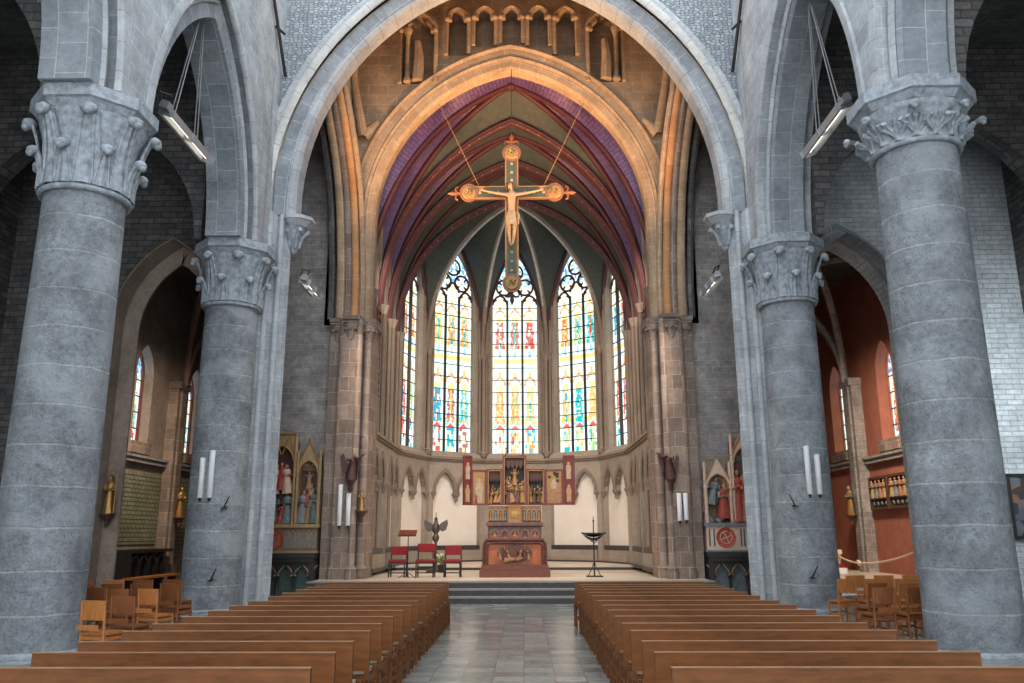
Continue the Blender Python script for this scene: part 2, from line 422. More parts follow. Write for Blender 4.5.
SC.cycles.sample_clamp_indirect = 6

CX = 7.05; Y1, Y2 = 13.0, 20.2; BAY = 7.2; ZA = 8.95
# ------------------------------------------------------------------ floors
f = MB(); f.box(-14.3, 14.3, -5, 21.9, -.3, 0); f.box(-14.3, 14.3, 21.9, 36.5, -.3, -.004)
fo = struct(f, 'floor', 'floor', 'grey slate tiled floor of the nave and aisles')
f = MB()
f.box(-5.39, 5.39, 22.72, 25.1, 0, .51)
f.box(-5.8, 5.8, 25.1, 36.2, 0, .51)
struct(f, 'floor', 'chfloor', 'pale beige raised floor of the chancel')
for k in range(3):
    st = MB(); y = 21.9+.4*k
    st.box(-5.4, 5.4, y, y+.398, .17*k, .17*k+.135)
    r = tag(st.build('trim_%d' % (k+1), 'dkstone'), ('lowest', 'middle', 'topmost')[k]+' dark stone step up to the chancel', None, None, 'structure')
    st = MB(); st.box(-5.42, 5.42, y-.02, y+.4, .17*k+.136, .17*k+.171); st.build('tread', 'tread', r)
# sanctuary step
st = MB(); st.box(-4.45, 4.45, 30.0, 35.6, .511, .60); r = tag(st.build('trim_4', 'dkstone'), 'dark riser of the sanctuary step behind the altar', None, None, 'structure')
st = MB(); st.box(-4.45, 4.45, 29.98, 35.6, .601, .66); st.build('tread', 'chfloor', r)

# ------------------------------------------------------------------ columns
def column_parts(root, zneck, r0=.68, r1=.635, kind='tall'):
    mb = MB(); mb.lathe([(r0, .06), (r0-.01, 2), (r1+.02, 5), (r1, zneck)], 48, uvr=.66, caps=True)
    mb.build('shaft', 'col', root, 40)
    b = MB()
    b.lathe([(.73, 0), (.73, .03), (.70, .04), (r0+.005, .06), (r0, .07)], 8 if kind == 'x' else 40, uvr=.7)
    b.build('base', 'cap', root, 30)
    n = MB(); n.tube([V((math.cos(a)*(r1+.04), math.sin(a)*(r1+.04), zneck)) for a in [2*PI*k/40 for k in range(41)]], .055, 8)
    n.build('neck_ring', 'cap', root, 60)
    zt = 8.46; h = zt-zneck
    c = MB(); c.lathe([(r1-.01, zneck), (r1+.01, zneck+.2*h), (r1+.05, zneck+.5*h), (r1+.12, zneck+.8*h), (r1+.19, zneck+h), (r1+.22, zt+.12)], 32, uvr=.7)
    c.build('capital', 'cap', root, 40)
    # abacus: octagon, two tiers
    a = MB(); a8 = PI/8
    R = .90/math.cos(a8)
    a.lathe([(R-.30, zt+.08), (R-.10, zt+.14), (R-.02, zt+.25), (R+.035, zt+.27), (R+.035, ZA-.01), (R+.0, ZA+.005)], 8, a0=a8, a1=a8+2*PI)
    a.build('abacus', 'cap', root)
    # leaves
    def leaf(z0, hh, wid, out, ang, ball):
        L = MB(); m = 9
        P = []
        for k in range(m):
            t = k/(m-1)
            z = z0+hh*t; rr = r1+.03+out*t**2.6+.02
            w = wid*(1-.42*t**1.5)*(1 if t > .02 else 1)
            row = []
            for q in range(7):
                u = q/3-1
                bul = .055*(1-u*u)+.02*math.cos(u*PI*2)
                row.append((rr+bul, u*w*.5, z))
            P.append(row)
        L.gridp(P)
        L.ball((r1+.06+out+ball*.55, 0, z0+hh-ball*.25), ball, 10, (1, 1.25, .8))
        L.ball((r1+.03+out+ball*1.25, 0, z0+hh-ball*.8), ball*.62, 8, (1, 1.2, 1))
        if kind == 'tall':
            for sgn in (-1, 1): L.tube([(r1+.03+out*t**2.6+.06, sgn*wid*.3*(1-.5*t), z0+hh*t) for t in (0, .25, .5, .75, .95)], .022, 5)
        else:
            for q in range(-2, 3):
                L.tube([(r1+.07, 0, z0+.04), (r1+.12, q*.05*wid/.3, z0+hh*.45), (r1+.17+out*.3, q*.10*wid/.3, z0+hh*(.78-.07*abs(q)))], [.03, .035, .045], 6)
        o = L.build('leaf', 'cap', root, 50); o.rotation_euler.z = ang
        return o
    if kind == 'tall':
        for k in range(8): leaf(zneck+.05, h+.02, .50, .22, k*PI/4+PI/8, .115)
        for k in range(8): leaf(zneck+.04, h*.52, .38, .13, k*PI/4, .10)
    else:
        for k in range(8): leaf(zneck+.03, h-.08, .34, .30, k*PI/4+PI/8, .075)
        for k in range(8): leaf(zneck+.02, h*.7, .30, .10, k*PI/4, .03)
for s, y, zn, kind, lab in ((-1, Y1, 7.25, 'tall', 'nearest massive round grey stone column on the left, tall leaf-carved capital'),
                            (1, Y1, 7.95, 'short', 'nearest massive round grey stone column on the right, shallow palmette capital'),
                            (-1, Y2, 7.33, 'tall', 'second round grey stone column on the left, joined to the crossing arch pier'),
                            (1, Y2, 7.33, 'tall', 'second round grey stone column on the right, joined to the crossing arch pier')):
    root = thing('stone_column', lab, 'column', (s*CX, y, 0))
    column_parts(root, zn, kind=kind)

# ------------------------------------------------------------------ nave arcades
ZT = 17.6
for s, nm in ((-1, 'left'), (1, 'right')):
    fr = Fr((s*CX, 0, 0), (0, 1, 0), (s, 0, 0))    # d<0 towards the nave
    mb = MB(); rings = MB(); sof = MB(); roll = MB(); fill = MB()
    for cy in (Y1-BAY*.5, Y1+BAY*.5):
        ap = arch(3.2, 5.05, ZA+.05, cy, 16)
        wall_arch(mb, fr, cy-BAY/2, cy+BAY/2, ZA+.0, ZT, ap, -.66, .66)
        # inner order
        api = arch(2.9, 4.70, ZA+.0, cy, 16)
        # frame for sweep: outward = away from the opening
        nn = fr.n
        sof.sweep([fr(a, z) for a, z in api], [(0, -.36), (.07, -.43), (.36, -.43), (.36, .43), (.07, .43), (0, .36)], nn*(-1) if False else nn)
        rings.sweep([fr(a, z) for a, z in arch(2.98, 4.8, ZA+.03, cy, 16)], [(0, -.44), (.0, -.46), (.13, -.50), (.16, -.42)], nn)
        roll.sweep([fr(a, z) for a, z in arch(3.22, 5.08, ZA+.03, cy, 16)], [(0, -.6), (0, -.68), (.09, -.70), (.20, -.70), (.24, -.66), (.24, -.6)], nn)
    mb.prism([(-5, ZA), (Y1-BAY, ZA), (Y1-BAY, ZT), (-5, ZT)], lambda a, b, t: fr(a, b, t), -.66, .66)
    mb.prism([(Y2-.02, ZA+.03), (20.9, ZA+.03), (20.9, ZT), (Y2-.02, ZT)], lambda a, b, t: fr(a, b, t), -.66, .66)
    w1 = tag(mb.build('wall_nave_'+nm, 'nave'), 'light grey ashlar nave wall above the %s arcade' % nm, None, None, 'structure')
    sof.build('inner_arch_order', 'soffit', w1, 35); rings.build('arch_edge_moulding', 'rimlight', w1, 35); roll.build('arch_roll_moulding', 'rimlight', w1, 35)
    # aisle outer wall + roof
    a = MB(); X = s*14.0
    a.box(min(X, X+s*.3), max(X, X+s*.3), -5, 21.9, 0, 14.5)
    tag(a.build('wall_aisle_'+nm, 'dkbrick'), 'dark outer wall of the %s aisle' % nm, None, None, 'structure')
    a = MB(); a.box(min(s*7.71, s*14.3), max(s*7.71, s*14.3), -5, 21.9, 14.2, 14.5)
    tag(a.build('ceiling', 'darkv'), 'dark roof over the %s aisle' % nm, None, None, 'structure')
    # wall across the aisle with the chapel arch
    fr2 = Fr((s*9.15, 21.9, 0), (s, 0, 0), (0, 1, 0))
    a = MB(); ap = arch(1.5, 2.45, 7.2, 0, 14)
    wall_arch(a, fr2, -1.5, 4.85, 0, 14.5, ap, 0, .75)
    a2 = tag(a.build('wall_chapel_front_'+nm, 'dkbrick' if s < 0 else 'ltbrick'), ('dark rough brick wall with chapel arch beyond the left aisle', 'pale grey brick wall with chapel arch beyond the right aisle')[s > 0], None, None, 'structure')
    a = MB(); a.sweep([fr2(q, z) for q, z in [(-1.5, 0)]+ap+[(1.5, 0)]], [(0, .74), (0, -.03), (.12, -.05), (.40, -.05), (.46, -.02), (.46, .05), (.03, .05), (.03, .74)], fr2.n*(-1) if s > 0 else fr2.n*(-1))
    a.build('arch_moulding', 'chapel' if s < 0 else 'soffit', a2, 35)
    # transverse arches inside the aisle, springing from each column
    for yy in (Y1, Y2-.4):
        fr3 = Fr((s*10.85, yy, 0), (s, 0, 0), (0, 1, 0)); a = MB()
        wall_arch(a, fr3, -3.12, 3.12, 8.98, 14.2, arch(2.95, 3.2, 8.98, 0, 14), -.3, .3)
        r = tag(a.build('trim_5', 'dkbrick'), ('stone cross arch over the %s aisle beside its nearest column' if yy == Y1 else 'stone cross arch over the %s aisle beside its second column') % nm, None, None, 'structure')

# ------------------------------------------------------------------ great crossing arch (grey)
frx = Fr((0, 20.9, 0), (1, 0, 0), (0, 1, 0))
ZS = 10.15; HW = 5.65
mb = MB()
apo = arcc(6.2, 1.5, 10.5, ZS, 26)
wall_arch(mb, frx, -7.72, 7.72, ZS, 20.5, apo, 0, 1.0)
ga = tag(mb.build('wall_crossing', 'rubble'), 'rubble stone wall above the great grey pointed arch', None, None, 'structure')
zup = apo
def ring(hw, prof, name, mat, sm=30, z0=10.5):
    m = MB(); m.sweep([frx(a, z) for a, z in arcc(hw, 1.5, z0, ZS, 30)], prof, frx.n*-1); return m.build(name, mat, ga, sm)
# profile: a outward from opening, b towards the nave (-Y)
ring(5.80, [(0, -.62), (.0, -.12), (.07, .0), (.22, .04), (.27, .0), (.27, -.62)], 'inner_arch_order', 'rimlight', z0=10.68)
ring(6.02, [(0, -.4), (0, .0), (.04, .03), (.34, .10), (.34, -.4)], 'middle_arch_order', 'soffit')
ring(6.34, [(0, 0)]+circ(.17, 8, .17, .16, -PI/2-.6, PI/2+.9, True)+[(.34, 0)], 'roll_moulding', 'creamstone', 60)
ring(6.66, [(0, 0), (0, .2), (.1, .24), (.17, .22), (.17, 0)], 'hood_moulding', 'rimlight')
# piers under it
for s, nm in ((-1, 'left'), (1, 'right')):
    mb = MB()
    def fp(a, b, t): return V((s*a, 20.9+b, t))
    poly = [(7.72, -.7), (6.55, -.70), (6.46, -.30), (6.30, -.12), (6.22, .0), (6.08, .0), (6.0, .12), (5.93, .12), (5.90, .2), (6.2, 1.0), (7.72, 1.0)]
    mb.prism(poly, fp, 0, ZS)
    pr = tag(mb.build('wall_pier_'+nm, 'nave'), 'grey stone pier carrying the %s end of the great arch' % nm, None, None, 'structure')
    m = MB(); m.lathe([(.075, 0), (.075, ZS)], 12, (s*6.12, 20.86, 0)); m.build('slender_shaft', 'rimlight', pr, 60)
    m = MB(); m.lathe([(.075, 0), (.075, ZS)], 12, (s*6.36, 20.66, 0)); m.build('slender_shaft', 'rimlight', pr, 60)
    # corbel
    k = thing('arch_corbel', ('carved leafy corbel with moulded top under the left end of the great arch', 'carved leafy corbel with moulded top under the right end of the great arch')[s > 0], 'corbel', (s*5.78, 21.2, ZS-.02))
    m = MB(); m.lathe([(.30, -.26), (.44, -.12), (.48, -.1), (.48, 0), (.42, .02)], 8, (0, -.05, 0), PI/8, PI/8+2*PI); m.build('abacus', 'rimlight', k)
    m = MB(); m.lathe([(.02, -1.0), (.10, -.92), (.14, -.6), (.3, -.26)], 16, (s*.06, -.05, 0)); m.build('bell', 'cap', k, 50)
    for q in range(6):
        m = MB(); a = q*PI/3
        m.tube([(.12*math.cos(a)+s*.06, .12*math.sin(a)-.05, -.85), (.2*math.cos(a)+s*.05, .2*math.sin(a)-.05, -.55), (.34*math.cos(a), .34*math.sin(a)-.05, -.36), (.36*math.cos(a), .36*math.sin(a)-.05, -.46)], [.05, .05, .06, .04], 6)
        m.build('leaf', 'cap', k, 50)
    # rod bracket near the top
    m = MB(); m.tube([(s*6.33, 18.9, 16.6), (s*6.30, 20.0, 15.3), (s*6.28, 20.84, 14.3)], .045, 4)
    m.tube([(s*6.38, 20.0, 15.35), (s*6.18, 20.25, 15.25)], .05, 4)
    tag(m.build('tie_rod', 'iron'), 'dark iron rod high on the wall above the %s end of the great arch' % nm, 'rod')

# ------------------------------------------------------------------ crossing: side walls, ceiling
m = MB(); m.box(-14.3, 14.3, 21.9, 36.6, 20.3, 20.6)
struct(m, 'ceiling', 'brown', 'brown stone vault over the crossing')
for s, nm in ((-1, 'left'), (1, 'right')):
    X = s*7.72
    m = MB(); m.box(min(X, X+s*.3), max(X, X+s*.3), 21.9, 24.5, 10.6, 20.4)
    m.box(min(X, X+s*.3), max(X, X+s*.3), 24.4, 36.3, 0, 20.4)
    struct(m, 'wall_crossing_side_'+nm, 'dkbrick', 'dark upper side wall of the crossing on the %s' % nm)
    # east wall strip with the side altars
    m = MB(); m.box(min(s*5.44, s*7.8), max(s*5.44, s*7.8), 24.5, 25.1, 0, 20.4)
    struct(m, 'wall_east_'+nm, 'greybrick', 'grey brown brick wall behind the %s side altarpiece' % nm)
    # chapel outer wall etc.
    frc = Fr((s*12.3, 0, 0), (0, 1, 0), (s, 0, 0))
    m = MB(); red = s > 0
    zc = 11.0
    wall_arch(m, frc, 22.6, 29.2, 0, zc, arch(.62, 1.0, 7.0, 27.0, 10), 0, .6, 4.7)
    wall_arch(m, frc, 29.2, 36, 0, zc, arch(.62, 1.0, 7.0, 31.3, 10), 0, .6, 4.7)
    cw = tag(m.build('wall_chapel_'+nm, 'redwall' if red else 'chapel'), ('brown outer wall of the left side chapel', 'red painted outer wall of the right side chapel')[red], None, None, 'structure')
    m = MB(); m.box(min(s*7.9, s*12.8), max(s*7.9, s*12.8), 35.6, 36, 0, zc)
    struct(m, 'wall_chapel_end_'+nm, 'redwall' if red else 'chapel', 'end wall of the %s side chapel' % nm)
    m = MB(); m.box(min(s*7.72, s*14.3), max(s*7.72, s*14.3), 22.65, 36.2, 10.9, 11.1)
    struct(m, 'ceiling', 'darkv', 'dark vault over the %s side chapel' % nm)
    if red:
        m = MB(); m.box(8.1, 12.29, 23.2, 35.6, 0, .45); struct(m, 'floor', 'chfloor', 'raised pale floor of the red painted side chapel')
    # string course, pilaster
    m = MB(); m.box(*sorted((s*12.3, s*12.14)), 22.7, 35.6, 4.05, 4.2); m.box(*sorted((s*12.3, s*12.08)), 22.7, 35.6, 4.2, 4.28)
    m.build('string_course', 'greybrick', cw)
    m = MB()
    m.box(*sorted((s*12.3, s*11.95)), 28.95, 29.75, 0, 7.0); m.box(*sorted((s*11.95, s*11.88)), 29.15, 29.55, 0, 7.0); m.box(*sorted((s*12.3, s*11.85)), 28.9, 29.8, 6.85, 7.1)
    m.build('wall_pilaster', 'greybrick' if red else 'pier', cw)
    # vault ribs of the chapel
    for q, (p0, p1, hz) in enumerate((((s*11.9, 29.35, 7.0), (s*8.0, 29.35, 7.0), 10.2), ((s*11.9, 29.35, 7.0), (s*8.0, 22.8, 7.0), 10.4), ((s*11.9, 29.35, 7.0), (s*8.0, 35.5, 7.0), 10.4), ((s*8.0, 29.35, 7.0), (s*12.1, 22.8, 7.0), 10.4))):
        p0 = V(p0); p1 = V(p1); hwd = (p1-p0).length/2; frr = Fr((p0+p1)/2-Z3*7.0, p1-p0, (p1-p0).cross(Z3))
        m = MB(); m.tube([frr(a, z) for a, z in arch(hwd, max(hwd*1.0, hz-7.0) if hwd < hz-7 else hz-7.0, 7.0, 0, 12)], .13, 6)
        m.build('vault_rib', 'greybrick' if red else 'ribdark', cw, 40)
    if not red:
        m = MB(); m.box(-12.3, -12.27, 25.0, 28.95, 1.45, 3.75); m.box(-12.3, -12.27, 29.75, 33.5, 1.0, 3.75)
        m.build('tiled_panel', 'tile', cw)

# stained glass colour of one light: u in [-1,1] across, rows by height
PAL = [(.01,.42,.46), (.72,.05,.02), (.80,.33,.05), (.02,.38,.60), (.35,.55,.20), (.70,.10,.05), (.01,.5,.5), (.80,.50,.14), (.40,.16,.14)]
def h3(a, b, c=0): return (math.sin(a*127.1+b*311.7+c*74.7)*43758.5453) % 1.0
WHITE = (.93, 1.0, .97)
def glass_col(u, z, li, seed, rows):
    au = abs(u); k = h3(math.floor(u*5), math.floor(z*11), seed+li)
    base = WHITE if k > .42 else ((.60,.90,.92) if k > .10 else (.93,.93,.74))
    if au > .86: return ((.85,.88,.62), (.55,.85,.83), (.95,.95,.9))[int(h3(math.floor(z*6), li, seed)*3)]
    for (z0, z1, typ) in rows:
        if z0 <= z < z1:
            h = (z-z0)/(z1-z0); rc = PAL[int(h3(li, z0, seed)*len(PAL))]; rc2 = PAL[int(h3(li+3, z0, seed+5)*len(PAL))]
            if typ == 'fig':
                if h < .62:
                    wd = .60-.25*h+.08*math.sin(h*22)
                    if au < wd:
                        if au < .14+.06*math.sin(h*17+li): return rc2 if k > .3 else (.95,.85,.6)
                        return rc if k > .28 else (rc[0]*.6+.35, rc[1]*.6+.35, rc[2]*.6+.35)
                    if h < .08: return (.8,.7,.3)
                    return base if k > .3 else (.55,.85,.9)
                if h < .74:
                    d = math.hypot(u*.31, (h-.68)*(z1-z0))
                    if d < .085: return (.9,.62,.45)
                    if d < .15: return (.95,.75,.2)
                    return base
                aa = math.hypot(u, (h-.72)*4.2)
                if .62 < aa < .84: return (.86,.50,.18) if k > .35 else (.75,.22,.12)
                if h > .93 and au < .16: return (.75,.5,.15)
                return base
            if typ == 'scene':
                if h > .84: return (.75,.12,.08) if au < (1-h)*4 else ((.3,.6,.7) if k > .5 else WHITE)
                q = h3(math.floor((u+1)*3.5), math.floor(h*8), seed+li*7); kk = h3(u*3, z*7, 2)
                if au > .62: return WHITE if kk > .3 else (.6,.85,.85)
                return (rc if q < .3 else rc2 if q < .5 else (.80,.86,.40) if q < .66 else (.35,.75,.75) if q < .75 else WHITE)
            if typ == 'text':
                if abs(h-.5) < .1: return (.9,.62,.25)
                if au < .16 and .62 < h < .95: return (.3,.6,.75)
                if h < .10: return (.90,.74,.42) if k > .4 else base
                return base
            if typ == 'canopy':
                if au < .12 and h < .7: return (.75,.85,.6)
                if abs(au-.5+.3*h) < .07: return (.85,.68,.3)
                if h < .06 or h > .94: return (.9,.55,.2)
                return base
            if typ == 'top':
                if k < .25: return (.10,.35,.75)
                if k < .4: return (.15,.65,.75)
                return (.85,.93,1.0)
    return base
ROWS = [(5.0, 6.4, 'scene'), (6.4, 8.7, 'fig'), (8.7, 9.75, 'text'), (9.75, 11.75, 'fig'), (11.75, 12.6, 'canopy'), (12.6, 16, 'top')]
def stained_window(fr, hw, zb, zs, rise, nlight, depth, rows, gm, name, label, seed, step=.04, frame='ribapse', bar=.03, zoff=0):
    root = sroot(name, label)
    ap = arch(hw, rise, zs, 0, 16)
    def top_at(a):
        a = abs(a)
        for (x0, z0), (x1, z1) in zip(ap[len(ap)//2:], ap[len(ap)//2+1:]):
            if x0 <= a <= x1+1e-9: return z0+(z1-z0)*(a-x0)/max(1e-9, x1-x0)
        return zs
    g = MB(); g.cols = []
    nx = int(round(2*hw/step)); lw = 2*hw/nlight
    for i in range(nx):
        a0 = -hw+2*hw*i/nx; a1 = a0+2*hw/nx; ac = (a0+a1)/2
        li = min(nlight-1, int((ac+hw)/lw)); u = ((ac+hw)-li*lw)/lw*2-1
        zt = min(top_at(a0), top_at(a1)); z = zb
        while z < zt:
            z2 = min(z+step, zt)
            g.face([fr(a0, z, depth), fr(a1, z, depth), fr(a1, z2, depth), fr(a0, z2, depth)])
            g.cols.append(glass_col(u, (z+z2)/2+zoff, li, seed, rows)); z = z2
    g.build('glass', gm, root)
    # mullions
    zl = zs-.05
    for q in range(1, nlight):
        m = MB(); a = -hw+q*lw
        m.prism([(a-.05, depth-.06), (a, depth-.14), (a+.05, depth-.06), (a+.05, depth+.04), (a-.05, depth+.04)], lambda p, d, t: fr(p, t, d), zb, zl+.15)
        m.build('mullion', 'blackwood', root)
    # saddle bars and frame
    m = MB(); z = zb+.52
    while z < zs+.2:
        m.prism([(-hw, z-bar/2), (hw, z-bar/2), (hw, z+bar/2), (-hw, z+bar/2)], lambda p, b, t: fr(p, b, t), depth-.04, depth+.01)
        z += .545
    m.build('saddle_bar', 'black', root)
    fm = MB(); fm.sweep([fr(a, z, depth) for a, z in [(-hw, zb)]+ap+[(hw, zb)]], [(-.01, -.06), (-.01, .08), (.10, .2), (.16, .2), (.16, -.06)], fr.n*-1 if V(fr.t).cross(V(fr.n)).z > 0 else fr.n)
    fm.build('frame', frame, root, 30)
    return root, ap, lw
def tracery(root, fr, hw, zs, rise, nlight, depth, lw, frame):
    m = MB()
    for q in range(nlight):
        c = -hw+(q+.5)*lw; z0 = zs-.08 if nlight == 1 or q != 1 else zs+.28
        m.tube([fr(a, z, depth-.03) for a, z in arch(lw/2-.02, .42, z0, c, 8)], .05, 6)
        for sg in (-1, 1): m.tube([fr(c+sg*(lw/2-.04), z0+.12, depth-.03), fr(c+sg*(lw/2-.17), z0+.20, depth-.03), fr(c+sg*(lw/2-.13), z0+.30, depth-.03)], .035, 5)
    def ring(c, z, r, lobes=3):
        m.tube([fr(c+r*math.cos(t), z+r*math.sin(t), depth-.03) for t in [2*PI*k/20 for k in range(21)]], .05, 6)
        for k in range(lobes):
            t = 2*PI*k/lobes-PI/2+PI/lobes
            m.tube([fr(c+r*math.cos(t), z+r*math.sin(t), depth-.03), fr(c+r*.45*math.cos(t), z+r*.45*math.sin(t), depth-.03)], [.07, .03], 5)
    ring(-hw*.46, zs+.72, .36, 4); ring(hw*.46, zs+.72, .36, 4); ring(0, zs+1.42, .36, 3)
    m.build('tracery', frame, root, 40)

# chapel windows
n = 2
for s, nm in ((-1, 'left'), (1, 'right')):
    for cy, which in ((27.0, 'nearer'), (31.3, 'farther')):
        fr = Fr((s*12.3, cy, 0), (0, 1, 0), (s, 0, 0))
        rt, ap, lw = stained_window(fr, .60, 4.72, 7.0, 1.0, 2, .42, [(4.0, 5.2, 'scene'), (5.2, 6.6, 'fig'), (6.6, 7.0, 'text'), (7.0, 9, 'top')], 'glass2', 'window_%d' % (6+n-2), '%s narrow stained glass window in the %s side chapel' % (which, nm), 3+n, .06, 'redframe' if s < 0 else 'redwall')
        m = MB(); m.prism([(-.72, 4.72), (.72, 4.72), (.72, 4.35), (-.72, 4.35)], lambda a, z, t: fr(a, z, t if z > 4.5 else min(t, .1)), -.12, .3); m.build('sill', 'pier', rt)
        n += 1

# ------------------------------------------------------------------ chancel arch wall
frw = Fr((0, 24.5, 0), (1, 0, 0), (0, 1, 0))
ZC = 11.1
m = MB(); apc = arch(4.28, 5.5, ZC, 0, 24)
m.prism([(-5.75, 8.0)]+[(-4.55, 8.0)]+arcc(4.55, 1.1, 11.45)+[(4.55, 8.0), (5.75, 8.0), (5.75, 20.4), (-5.75, 20.4)], lambda a, b, t: frw(a, b, t), 0, .8)
cwall = tag(m.build('wall_chancel_arch', 'brown', recalc=True), 'brown stone wall with gallery niches above the chancel arch', None, None, 'structure')
def cring(hw, prof, name, mat, zb=8.0, sm=30):
    m = MB(); m.sweep([frw(a, z) for a, z in arcc(hw, 1.1, 11.45, zb)], prof, frw.n*-1); return m.build(name, mat, cwall, sm)
cring(4.31, [(0, -.5), (0, -.12), (.07, 0), (.28, .03), (.28, -.5)], 'inner_arch_order', 'brown')
cring(4.60, [(0, -.1), (0, .06), (.08, .11), (.14, .06), (.18, .08), (.38, .08), (.38, -.1)], 'outer_arch_order', 'brown')
cring(4.98, [(0, 0), (0, .12), (.07, .17), (.14, .12), (.14, 0)], 'hood_moulding', 'brown', zb=ZC)
# gallery niches over the arch
def arcz(a):  # extrados height at a
    p = arcc(5.1, 1.1, 11.45)
    for (x0, z0), (x1, z1) in zip(p, p[1:]):
        if x0 <= a <= x1: return z0+(z1-z0)*(a-x0)/max(1e-6, x1-x0)
    return ZC
CUT = MB()
for i, (c, hw2, ztop) in enumerate(((-3.05, .52, 18.75), (-1.75, .31, 18.9), (-.85, .31, 18.95), (.05, .31, 18.95), (.95, .31, 18.95), (1.85, .31, 18.9), (3.15, .52, 18.75))):
    nz = thing('gallery_niche', '%s arched niche of the row above the chancel arch' % ('leftmost tall', 'second from left', 'third from left', 'middle', 'third from right', 'second from right', 'rightmost tall')[i], 'niche', (c, 24.5, 0), group=None)
    zb = max(arcz(c-hw2), arcz(c+hw2))+.12 if abs(c) < 2.5 else 16.2
    zspr = ztop-hw2*1.25
    CUT.prism([(c-hw2, zb)]+arch(hw2, ztop-zspr, zspr, c, 10)+[(c+hw2, zb)], lambda a, b, t: V((a, 24.5+t, b)), -.3, .62)
    fm = MB(); fm.sweep([V((a, 0, z)) for a, z in [(-hw2, zb)]+arch(hw2, ztop-zspr, zspr, 0, 10)+[(hw2, zb)]], [(0, 0), (0, .12), (.04, .16), (.13, .12), (.13, 0)], V((0, -1, 0)))
    for sg in (-1, 1):
        fm.box(*sorted((sg*(hw2+.02), sg*(hw2-.11))), -.16, -.02, zspr-.05, zspr+.1)
        fm.ball((sg*(hw2+.04), -.14, zspr+.0), .10, 8)
        fm.prism([(sg*hw2, zspr+.1), (sg*hw2*.45, zspr+.34), (sg*hw2*.8, zspr+.6)][::sg], lambda a, b, t: V((a, t, b)), -.10, .1)
    fm.build('arch_frame', 'brown', nz, 40)
    if abs(c) > 2.5:
        cc = MB(); cc.lathe([(.13, zb), (.13, zb+.1), (.08, zb+.16), (.07, zspr-.25), (.09, zspr-.2), (.15, zspr-.02), (.15, zspr+.04)], 12, (-hw2+.18 if c < 0 else hw2-.18, -.13, 0)); cc.build('colonnette', 'brown', nz, 40)
        st_ = MB(); st_.tube([(.0, -.08, zb+.05), (.03, -.1, zb+.9), (-.02, -.1, zb+1.5)], [.2, .16, .1], 8); st_.build('carving', 'brown', nz, 40)
cutter = CUT.build('niche_cutter', 'brown', recalc=True)
bpy.context.view_layer.update()
md = cwall.modifiers.new('cut', 'BOOLEAN'); md.operation = 'DIFFERENCE'; md.object = cutter; md.solver = 'EXACT'
me_ = bpy.data.meshes.new_from_object(cwall.evaluated_get(bpy.context.evaluated_depsgraph_get()))
cwall.modifiers.clear(); cwall.data = me_; bpy.data.objects.remove(cutter)
